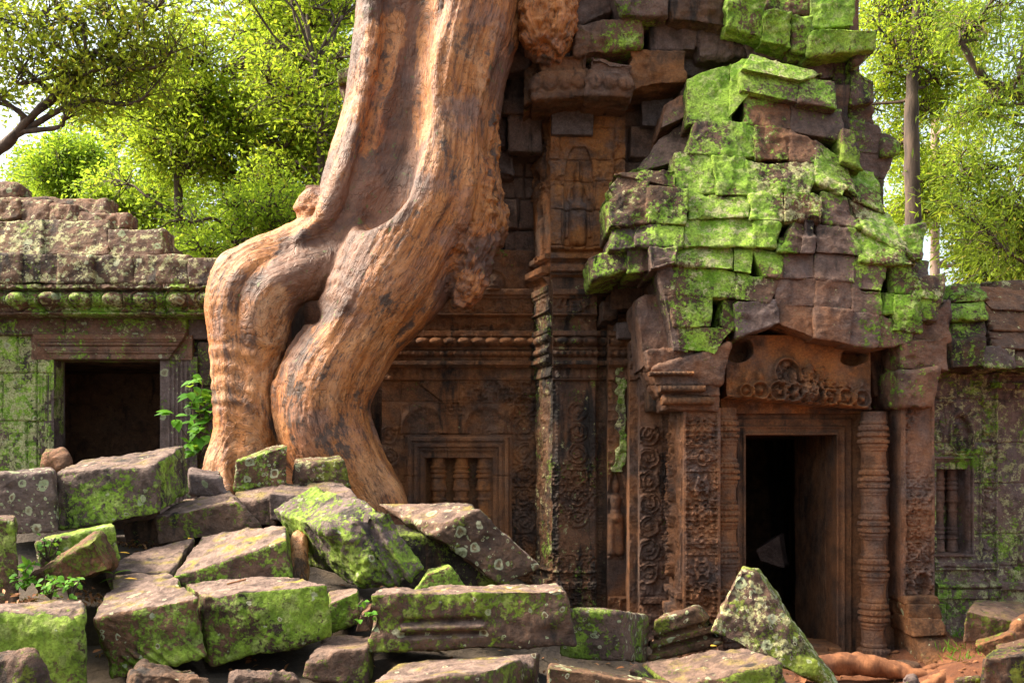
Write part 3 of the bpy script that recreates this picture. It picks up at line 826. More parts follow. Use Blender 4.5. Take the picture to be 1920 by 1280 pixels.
# corner pilaster with stepped faces
def f(x, y, pos):
    h = rough_h(pos, .006) + mould(x, y, pos) * 1.25
    h += np.where(y > 714, ornament_h(x, y, 1083, 40, .035, .11, 6.) + 0.02 * np.exp(-((x - 1050) / 9) ** 2) + beads_h(y, 7, .006) * (np.abs(x - 1044) < 3), 0)
    h += np.where(y > 714, rings_h(x, y, 1083, 770, 1000, 40, 19, .04), 0)
    h += np.where((y > 714), 0.03 * sstep(1104, 1106, x) * (x < 1116), 0)
    h += bands_h(y, [(1068, 1074, .04, 'torus'), (1074, 1088, .02, 'up'), (1088, 1103, .07, 'flat'), (1103, 1200, .03, 'flat')])
    return h
pil = obj("pilaster", *panel(1036, 520, 1118, 1180, 10.42, f, 0.0066, 0.6), STONE, T, props(rust=.30, stain=.55, cream=.35, moss=.22, wet=.5))
A, B = P(1004, 1180, 10.95), P(1036, 1180, 10.42); A[2] = B[2]; U = (B - A); W = np.linalg.norm(U); U /= W
kk = 10.6 / FPX
def f(u, v, pos):
    x = 1004 + u / W * 60; y = 1180 - v / kk
    return rough_h(pos, .006) + mould(x, y, pos) * .55 + np.where(y > 714, foliage_h(pos, 15, .02) + .02 * np.exp(-((u - W / 2) / .04) ** 2), 0) + bands_h(y, [(1068, 1074, .04, 'torus'), (1088, 1103, .07, 'flat')])
add("side_face", relief(A, U, (0, 0, 1), W, 660 * kk, f, 0.007, 0.3), pil, rust=.25, stain=.6, cream=.45, moss=.28, wet=.4)
def f(x, y, pos):
    h = rough_h(pos, .006) + mould(x, y, pos) * .9
    return h + np.where(y > 714, foliage_h(pos, 15, .02) + beads_h(y, 6, .01) * (np.abs(x - 1126) < 4), 0)
add("wall", panel(1114, 520, 1142, 1180, 10.5, f, 0.0066, 0.5), T, stain=.62, cream=.28, moss=.2, rust=.2)
DEV = devata(1155, 905, 150)
def f(x, y, pos):
    h = rough_h(pos, .006) + mould(x, y, pos) * .9
    dn = np.maximum(np.abs(x - 1156) / (19 - 12 * np.clip((935 - y) / 55, 0, 1)), 0)
    niche = (dn < 1) & (y > 880) & (y < 1120)
    h -= np.where(niche, .07, 0)
    h += np.where((y > 714) & ~niche, foliage_h(pos, 14, .03), 0)
    h += np.where(y > 880, caps_h(x, y, DEV, 10.25 / FPX) * 1.5, 0)
    h += bands_h(y, [(1068, 1080, .06, 'flat'), (1100, 1118, .05, 'torus')]) * (~niche)
    return h
add("carved_goddess", panel(1140, 520, 1186, 1180, 10.28, f, 0.006, 0.5), T, rust=.5, stain=.3, moss=.15)
def f(x, y, pos):
    e = 6 * vnoise(np.stack([y * .05, y * 0, y * 0], -1))
    d = np.abs(x - 1163 - e) - 9 - 5 * vnoise(np.stack([y * .09, x * .05, y * 0 + 4], -1))
    return foliage_h(pos, 13, .035) + rough_h(pos, .012) + np.where(d > 0, -.09, .01)
add("mossy_strip", panel(1145, 684, 1181, 884, 10.245, f, 0.007, 0.12), T, moss=.70, cream=.75, stain=.2, grey=.5)
def f(x, y, pos):
    return rough_h(pos, .005) + mould(x, y, pos) * .8 + np.where(y > 690, foliage_h(pos, 22, .012) + beads_h(y, 6, .012) * (np.abs(x - 1196) < 3) + .01, 0)
add("wall", panel(1180, 640, 1201, 1190, 10.02, f, 0.0062, 0.5), T, rust=.55, stain=.25, grey=.3)
def f(x, y, pos):
    h = rough_h(pos, .006) + np.where(y > 800, rings_h(x, y, 1216, 815, 1100, 43, 20, .045) + foliage_h(pos, 17, .028), foliage_h(pos, 5, .03))
    return h + beads_h(y, 6, .010) * (np.abs(x - 1239) < 3) + bands_h(y, [(1118, 1130, .05, 'flat'), (1130, 1150, .03, 'up'), (1150, 1165, .07, 'flat'), (1165, 1200, .05, 'flat')])
add("wall", panel(1199, 690, 1262, 1200, 9.86, f, 0.0062, 0.6), T, rust=.38, stain=.25, grey=.45)
# masonry of the upper wall behind the tree and around the upper goddess
def f(x, y, pos):
    return rough_h(pos, .012, 5) + blocks_h(x, y, [-140, -60, 40, 105, 160, 215, 275, 330, 372, 430, 500], 44, (34, 80), .05, 1.8, .06) + np.where((y > 360) & (y < 470), .02 * np.exp(-((np.mod(x, 34) - 17) / 3) ** 2), 0)
add("wall", panel(840, -160, 1016, 545, 10.98, f, 0.009, 0.6), T, stain=.40, grey=.35, rust=.1)
DV2 = devata(1084, 322, 150)
def f(x, y, pos):
    h = rough_h(pos, .007) + blocks_h(x, y, [150, 240, 300, 340, 394, 460, 492, 530], 45, (60, 110), .014, 1.3, .02)
    n = np.hypot((x - 1086) / 26, (y - 330) / 60); niche = ((n < 1) | ((np.abs(x - 1086) < 27) & (y > 330))) & (y < 478)
    h -= np.where(niche & (y > 275), .045, 0)
    h += np.where(y > 280, caps_h(x, y, DV2, 10.5 / FPX) * 1.5, 0)
    h += np.where((y > 255) & (y < 350) & ~niche, foliage_h(pos, 12, .04), 0)
    h += bands_h(y, [(462, 470, .05, 'torus'), (476, 486, .06, 'flat'), (500, 512, .12, 'flat'), (512, 520, .08, 'torus'), (520, 540, .14, 'cavet')])
    h += np.where((x < 1056) & (y > 345) & (y < 470), .03 + foliage_h(pos, 26, .01), 0)
    return h
add("carved_goddess", panel(1032, 150, 1172, 540, 10.5, f, 0.0066, 0.6), T, rust=1.0, stain=.0, grey=.6)
A, B = P(1000, 540, 10.98), P(1032, 540, 10.5); A[2] = B[2]; U = (B - A); W = np.linalg.norm(U); U /= W
DV3 = devata(0.5 * W * 180, 0, 140)
def f(u, v, pos):
    y = 540 - v / (10.7 / FPX)
    h = rough_h(pos, .007) + np.where(y > 310, caps_h(u * 180, y - 350, DV3, .0045), 0)
    return h + np.where(y < 360, foliage_h(pos, 11, .05), 0) + bands_h(y, [(476, 486, .06, 'flat'), (500, 512, .1, 'flat'), (520, 540, .12, 'cavet')])
add("carved_goddess", relief(A, U, (0, 0, 1), W, 330 * (10.7 / FPX), f, 0.007, 0.4), T, rust=.9, stain=.1, grey=.3)
def f(x, y, pos):
    return rough_h(pos, .012, 5) + blocks_h(x, y, [60, 130, 190, 238, 300, 360, 440, 560], 48, (50, 95), .05, 1.8, .05)
add("wall", panel(1165, 60, 1420, 560, 10.62, f, 0.009, 0.6), T, grey=.6, rust=.3, stain=.12)
def bosses(uvw, V):
    u, v, w = uvw.T
    q = (np.mod(V[:, 0], .15) / .15) * 2 - 1
    return .05 * np.sqrt(np.clip(1 - q ** 2 - ((w - .36) / .2) ** 2, 0, 1)) - .05 * (w > .62) * (v < .3) + foliage_h(V, 9, .012)
stone("stone_block", (1034, 186, 1112, 252), 10.42, T, .3, r0=.006, rough=.5, chip=.3, grey=1.0)
stone("stone_block", (1204, 166, 1262, 236), 10.45, T, .3, r0=.006, rough=.5, chip=.3, grey=1.0)
# loose masonry and cornices of the tower head
for q, Y, D, t, p in (
    ((935, 62, 992, 128), 10.25, .6, 0, dict(grey=.7, stain=.1)),
    ((915, 125, 985, 212), 10.55, .5, 0, dict(grey=.4, stain=.45)),
    ((918, 215, 950, 275), 10.75, .4, 0, dict(grey=.7, stain=.3)),
    ((955, 216, 1012, 282), 10.6, .5, 0, dict(grey=.5, stain=.4)),
    ((925, 278, 962, 330), 10.8, .4, 0, dict(grey=.6, stain=.3)),
    (((1010, 105), (1105, 97), (1100, 178), (1000, 186)), 9.95, .9, -.05, dict(rust=.35, stain=.3)),
    (((1105, 98), (1190, 118), (1183, 182), (1098, 178)), 9.95, .9, -.05, dict(rust=.3, stain=.25, grey=.3)),
    (((985, 128), (1012, 108), (1004, 186), (982, 200)), 10.1, .8, 0, dict(rust=.2, stain=.5)),
    (((1183, 92), (1286, 94), (1284, 150), (1180, 168)), 10.0, .8, -.04, dict(rust=.55, stain=.1)),
    ((1140, 92, 1188, 136), 10.35, .4, 0, dict(grey=1.0)),
    ((1284, 94, 1330, 140), 10.3, .4, 0, dict(grey=1.0)),
    (((1080, 45), (1205, 30), (1202, 85), (1080, 104)), 9.95, .9, -.05, dict(moss=.42, grey=.3, rust=.2, stain=.1)),
    ((1222, 36, 1308, 95), 10.05, .8, 0, dict(grey=.6, stain=.25)),
    ((1312, 48, 1402, 106), 10.0, .8, 0, dict(grey=.4, stain=.35)),
    (((1075, -20), (1150, -40), (1145, 22), (1078, 48)), 9.95, .9, 0, dict(moss=.3, grey=.3)),
    (((1140, -40), (1257, -40), (1253, 28), (1165, 30)), 9.8, .9, -.06, dict(moss=.4, grey=.4, stain=.3)),
    (((1255, -45), (1378, -45), (1372, 52), (1258, 32)), 9.8, .9, -.06, dict(stain=.45, moss=.15)),
    (((1363, -40), (1432, -30), (1430, 70), (1366, 48)), 9.7, .9, -.05, dict(moss=.75)),
    (((1430, 12), (1487, 22), (1484, 92), (1430, 76)), 9.68, .9, -.05, dict(moss=.8)),
    (((1484, 26), (1524, 30), (1520, 102), (1484, 92)), 9.7, .9, -.03, dict(moss=.5, stain=.2)),
    (((1516, 50), (1642, 56), (1640, 92), (1516, 106)), 9.68, 1.2, -.06, dict(moss=.62, cream=.2)),
    (((1605, 58), (1645, 58), (1640, 88), (1602, 122)), 9.75, 1.2, 0, dict(stain=.4, moss=.3)),
    (((1520, -40), (1600, -20), (1602, 50), (1518, 52)), 9.9, 1.0, .04, dict(moss=.72, cream=.3)),
    ((1436, -40, 1518, 26), 9.95, 1.0, .02, dict(moss=.35, stain=.4)),
    ((1400, 70, 1512, 112), 9.95, .6, 0, dict(grey=.7, stain=.2)),
    ((1510, 96, 1566, 152), 9.95, .6, 0, dict(grey=.7, stain=.1)),
    (((1564, 104), (1604, 116), (1596, 196), (1562, 192)), 10.0, .8, 0, dict(stain=.4, grey=.5)),
    (((1594, 122), (1642, 150), (1638, 192), (1592, 196)), 9.85, 1.0, 0, dict(grey=.3, stain=.35, moss=.3)),
    ((1590, 196, 1638, 232), 9.95, 1.0, 0, dict(stain=.5, moss=.3)),
    (((1586, 222), (1652, 232), (1664, 290), (1600, 285)), 9.9, 1.0, 0, dict(grey=.4, stain=.4, moss=.15)),
    (((1650, 240), (1686, 262), (1682, 290), (1654, 292)), 9.9, .9, 0, dict(moss=.4, stain=.3)),
    (((1606, 285), (1672, 290), (1660, 335), (1612, 330)), 9.95, 1.0, 0, dict(stain=.45, grey=.4)),
    (((1620, 325), (1662, 330), (1658, 404), (1630, 400)), 9.95, 1.0, 0, dict(grey=.5, stain=.3)),
):
    if sum(c[0] for c in q) > 4 * 1400 if not np.isscalar(q[0]) else q[0] > 1400: p = {**p, 'moss': min(.85, p.get('moss', 0) + .2), 'cream': .25}
    stone("stone_block", q, Y, T, D, t, cell=.012, rough=1.3, chip=1.5, extra=bosses if (D == .9 and t == -.05 and p.get('rust', 0) >= .3) else eroded, **p)
add("masonry_core", join([box(xof(1100, 11), xof(1600, 11), 10.8, 13.5, zof(560, 11), zof(-190, 11)), box(xof(850, 11.2), xof(1130, 11.2), 11.4, 13.5, -.1, zof(-190, 11)),
                           box(xof(560, 11.2), xof(760, 11.2), 11.5, 13.0, -.1, zof(330, 11.2)), box(xof(1130, 10.6), xof(1270, 10.6), 10.75, 13, -.1, zof(520, 11))]), T, stain=.5)
stone("stone_block", ((628, 127), (664, 122), (664, 152), (632, 160)), 10.9, T, .6, moss=.8, olive=.3)
stone("stone_block", ((632, 158), (668, 150), (664, 215), (648, 190)), 10.95, T, .6, moss=.4, olive=.5, stain=.2)
for q, p in (((1146, 500, 1236, 578), dict(rust=.25, stain=.3, grey=.2)), (((1156, 604), (1200, 598), (1198, 634), (1158, 636)), dict(grey=1.0)),
             ((1196, 566, 1246, 662), dict(rust=.2, grey=.6, moss=.1)), ((1130, 560, 1160, 600), dict(stain=.5)), ((1200, 655, 1250, 695), dict(rust=.3, grey=.3)), ((1115, 500, 1150, 545), dict(stain=.4, moss=.3))):
    stone("stone_block", q, 9.98, T, .6, 0, rough=1.3, **p)

# ------------------------------------------------------------------ the entrance porch
E = thing("entrance_porch", P(1500, 1235, 9.2), "carved stone entrance porch with a black doorway under bright green mossy masonry", "temple porch")
def f(x, y, pos):
    h = rough_h(pos, .010) + ornament_h(x, y, 1315, 52, .05) * (np.abs(x - 1315) < 29)
    n = np.hypot((x - 1322) / 13, (y - 1125) / 22)
    h += .03 * np.exp(-((n - 1.25) / .2) ** 2) - .05 * (n < 1)
    h += rings_h(x, y, 1303, 905, 1060, 52, 17, .015) + .02 * (np.abs(np.abs(x - 1315) - 31) < 3)
    return h + bands_h(y, [(1150, 1158, .05, 'torus'), (1158, 1172, .03, 'flat'), (1172, 1190, .09, 'torus'), (1190, 1260, .13, 'flat')])
pl = obj("pillar", *panel(1280, 765, 1351, 1255, 9.1, f, 0.006, 1.0), STONE, E, props(rust=.62, grey=.45, stain=.12))
Xp = xof(1280, 9.1)
def f(u, v, pos):
    y = 1255 - v / (9.6 / FPX); x = u * 200
    return rough_h(pos, .008) + rings_h(x, y, 100, 800, 1090, 46, 24, .05) * 1.2 + foliage_h(pos, 14, .02) + bands_h(y, [(1118, 1130, .05, 'flat'), (1150, 1175, .06, 'flat')])
add("side_face", relief(np.array([Xp - .012, 10.05, zof(1255, 9.1)]), (0, -1, 0), (0, 0, 1), .94, 490 * 9.1 / FPX, f, 0.008, 0.03), pl, rust=.5, grey=.3, stain=.1)
def capital(quads, seed):
    return join([hexblock(fcorners(q, Y, D, t), .010, .03, 1.3, seed + i, None, 1.5) for i, (q, Y, D, t) in enumerate(quads)])
V, F = capital([(((1222, 690), (1372, 640), (1352, 720), (1232, 722)), 8.95, 1.1, -.02), (((1232, 716), (1352, 712), (1350, 742), (1238, 740)), 8.98, 1.1, -.02), (((1240, 738), (1350, 738), (1348, 772), (1248, 768)), 9.02, 1.0, 0),
                 (((1212, 655), (1300, 650), (1290, 694), (1216, 694)), 9.0, 1.1, -.02)], 900)
add("capital", (V, F), pl, rust=.42, grey=.4, stain=.22)
cp = []
for y0, y1, x0, x1, Y in ((696, 704, 1218, 1300, 8.90), (722, 734, 1238, 1322, 8.90), (744, 758, 1242, 1338, 8.94)):
    cp.append(panel(x0, y0, x1, y1, Y, lambda x, y, pos, a=y0, b=y1: .03 * np.sqrt(np.clip(1 - ((y - (a + b) / 2) / ((b - a) / 2)) ** 2, 0, 1)) + beads_h(x, 9, .012), .006, .12))
add("moulding", join(cp), pl, rust=.6, stain=.15)
# right pillar
def f(x, y, pos):
    h = rough_h(pos, .010) + ornament_h(x, y, 1722, 46, .045, .09, 3.) * (np.abs(x - 1722) < 25)
    n = np.hypot((x - 1728) / 13, (y - 1095) / 20)
    h += .03 * np.exp(-((n - 1.25) / .2) ** 2) - .04 * (n < 1)
    h += rings_h(x, y, 1710, 1000, 1060, 34, 13, .02) + rings_h(x, y, 1740, 1000, 1060, 34, 13, .02)
    return h + .02 * (np.abs(np.abs(x - 1722) - 27) < 2.5)
pr_ = obj("pillar", *panel(1690, 750, 1753, 1128, 9.1, f, 0.006, .9), STONE, E, props(rust=.48, grey=.55, stain=.15))
add("base", join([hexblock(fcorners(q, Y, .7, t), .009, .02, .8, 950 + i) for i, (q, Y, t) in enumerate((
    (((1696, 1118), (1760, 1118), (1763, 1133), (1696, 1133)), 9.02, 0), (((1700, 1132), (1764, 1132), (1768, 1160), (1702, 1162)), 8.98, .0),
    (((1705, 1158), (1768, 1158), (1780, 1190), (1712, 1194)), 8.9, .05), (((1714, 1190), (1778, 1186), (1816, 1234), (1736, 1248)), 8.72, .25)))]), pr_, rust=.45, lichen=.1, moss=.18, olive=1.0, cream=.25)
V, F = capital([(((1684, 694), (1760, 690), (1748, 762), (1690, 762)), 8.95, .9, -.02), (((1690, 640), (1782, 628), (1778, 694), (1692, 690)), 8.95, 1.0, -.02), (((1708, 625), (1780, 560), (1784, 640), (1715, 680)), 9.05, .8, 0)], 960)
add("capital", (V, F), pr_, rust=.3, grey=.35, moss=.36, stain=.1)
# narrow pier behind the right pillar and the right reveal
add("pier", panel(1655, 770, 1700, 1235, 9.42, lambda x, y, p: rough_h(p, .006) + .02 * np.exp(-((x - 1668) / 2) ** 2), .008, .5), E, rust=.42, grey=.4)
# carved lintel
def f(x, y, pos):
    k = 9.3 / FPX
    yb = 744 + (x - 1362) * .092
    d = yb - y                                   # pixels above the lower edge
    h = rough_h(pos, .008, 5)
    xm = x - 1515
    rows = [(-118, 14, 13), (-92, 17, 17), (-58, 19, 19), (-30, 18, 17), (38, 17, 16), (68, 18, 17), (98, 18, 17)]
    for a, b, r in rows:
        rr = np.hypot(xm - a, d - b) / r
        h += .07 * np.exp(-((rr - .9) / .15) ** 2) + .085 * np.exp(-(rr / .42) ** 2)
        h += .05 * np.exp(-(((xm - a) / 7) ** 2 + ((d - b - r - 10) / 11) ** 2))
    h += caps_h(xm, d, [(0, 22, 0, 26, 20, 17), (-9, 30, -9, 30, 7, 7), (9, 30, 9, 30, 7, 7), (0, 24, 0, 18, 6, 6), (-14, 10, 14, 10, 6, 6), (-26, 14, -26, 44, 9, 7), (25, 12, 22, 48, 9, 6), (20, 52, 28, 70, 6, 4), (-26, 52, -26, 54, 8, 8),
                        (0, 50, 0, 62, 13, 9), (0, 70, 0, 76, 10, 6), (-12, 46, 12, 46, 8, 8)], k) * 1.7
    rr = np.hypot((xm + 40) / 24, (d - 52) / 30); up = d > 40
    h += np.where(up, .05 * np.exp(-((rr - 1) / .12) ** 2), 0) - np.where((rr < .92) & up, .05, 0)
    h += caps_h(xm, d, [(-52, 36, -52, 58, 6, 5), (-40, 36, -40, 52, 7, 5), (-28, 40, -28, 58, 6, 5), (-42, 72, -36, 72, 6, 6)], k) * 1.5
    h += np.where((d < 70) & (d > 2), ornament_h(x, y, 1515, 1000, .06, .09, 7.) * np.clip(1.5 - np.abs(xm) / 110, 0, 1) * sstep(86, 45, d), 0)
    h += np.where(d < 5, .03, 0)
    h -= np.where((np.hypot((x - 1602) / 27, (y - 668) / 17) < 1 + .2 * vnoise(pos * 9)), .28, 0) + np.where((np.hypot((x - 1385) / 24, (y - 655) / 24) < 1 + .2 * vnoise(pos * 9)), .28, 0)
    return np.where(d < 0, -.25, h)
add("lintel", panel(1362, 628, 1632, 772, 9.2, f, 0.0058, 0.5), E, rust=.95, grey=.3, stain=.08)
stone("stone_block", ((1628, 640), (1676, 640), (1674, 742), (1640, 745)), 9.4, E, .6, rust=.3, stain=.35)
# door frame
def f(x, y, pos):
    d = np.minimum(y - 772, np.minimum(x - 1362, 1626 - x))
    di = np.maximum(815 - y, np.maximum(1396 - x, x - 1566))
    h = np.interp(di, [0, 4, 5, 12, 13, 16, 17, 30, 31, 60], [.05, .05, .03, .03, .045, .045, .02, .02, 0, 0])
    return h + rough_h(pos, .004)
fp = []
for x0, y0, x1, y1 in ((1362, 768, 1626, 815), (1362, 815, 1396, 1245), (1566, 815, 1626, 1245)):
    fp.append(panel(x0, y0, x1, y1, 9.52, f, .007, .3))
df = obj("door_frame", *join(fp), STONE, E, props(rust=.45, stain=.3))
Xr = xof(1566, 9.5)
add("jamb", relief(np.array([Xr, 10.85, -.08]), (0, -1, 0), (0, 0, 1), 1.05, zof(815, 9.52) + .08 + .02, lambda u, v, p: rough_h(p, .006) + foliage_h(p, 2, .012), .012, .3), df, rust=.30, stain=.25, grey=.1)
add("jamb", box(xof(1330, 9.5), xof(1396, 9.5) - .01, 9.85, 10.9, -.1, zof(812, 9.52)), df, stain=.5)
add("inner_wall", join([box(xof(1300, 9.5), 3.9, 9.84, 12.6, zof(812, 9.52), zof(770, 9.5)), box(xof(1330, 9.5) - .3, 1.9, 10.9, 13.4, -.1, 2.4), box(3.6, 3.9, 10.7, 13.4, -.1, 2.4), box(1.3, 4.2, 13.2, 13.7, -.1, 2.5),
                           box(1.3, 4.2, 10.6, 13.7, 2.3, 2.7)]), E, stain=.6)
# turned colonettes
def colonette(cx, Yc, y0, y1, rp, drum):
    k = Yc / FPX; H = (y1 - y0) * k; r = rp * k
    zz = np.linspace(0, H, 700); t = np.mod((H - zz) / (drum * k), 1.0)
    rad = np.interp(t, [0, .20, .22, .27, .29, .33, .35, .41, .43, .46, .48, .55, .57, .61, .63, .70, .72, .76, .78, .84, .86, .90, 1],
                    [.86, .86, .93, .93, .86, 1.0, 1.0, 1.0, .90, .90, 1.05, 1.07, .92, .92, 1.05, 1.05, .90, 1.0, 1.0, .9, .93, .86, .86])
    bead = ((t > .33) & (t < .42)) | ((t > .48) & (t < .56)) | ((t > .63) & (t < .71))
    rad = np.where(zz < H * .05, 1.12, rad)
    def fr_(r_, th, z):
        oct_ = 1 / np.cos((np.mod(th + pi / 8, pi / 4)) - pi / 8)
        o = np.where(bead[:, None], 1 + .05 * np.cos(th * 22), .96 * oct_ ** .6)
        return r_ * o
    V, F = lathe(np.stack([rad * r, zz], -1), P(cx, y1, Yc), 110, fr_)
    N = vnormals(V, F)
    return V + N * (fbm(V, 9, 3) * .008 + fbm(V, 40, 2) * .002)[:, None], F
add("colonette", colonette(1358, 9.32, 765, 1245, 26, 78), E, rust=.6, stain=.15)
add("colonette", colonette(1638, 9.22, 772, 1238, 26, 83), E, rust=.55, stain=.18, grey=.2)
add("doorstep", join([hexblock(fcorners(q, Y, .5, 0), .012, .01, .4, 970 + i) for i, (q, Y) in enumerate((((1500, 1212, 1554, 1224), 9.3), ((1554, 1214, 1580, 1226), 9.3), ((1470, 1224, 1584, 1242), 9.22)))]), E, rust=.6)

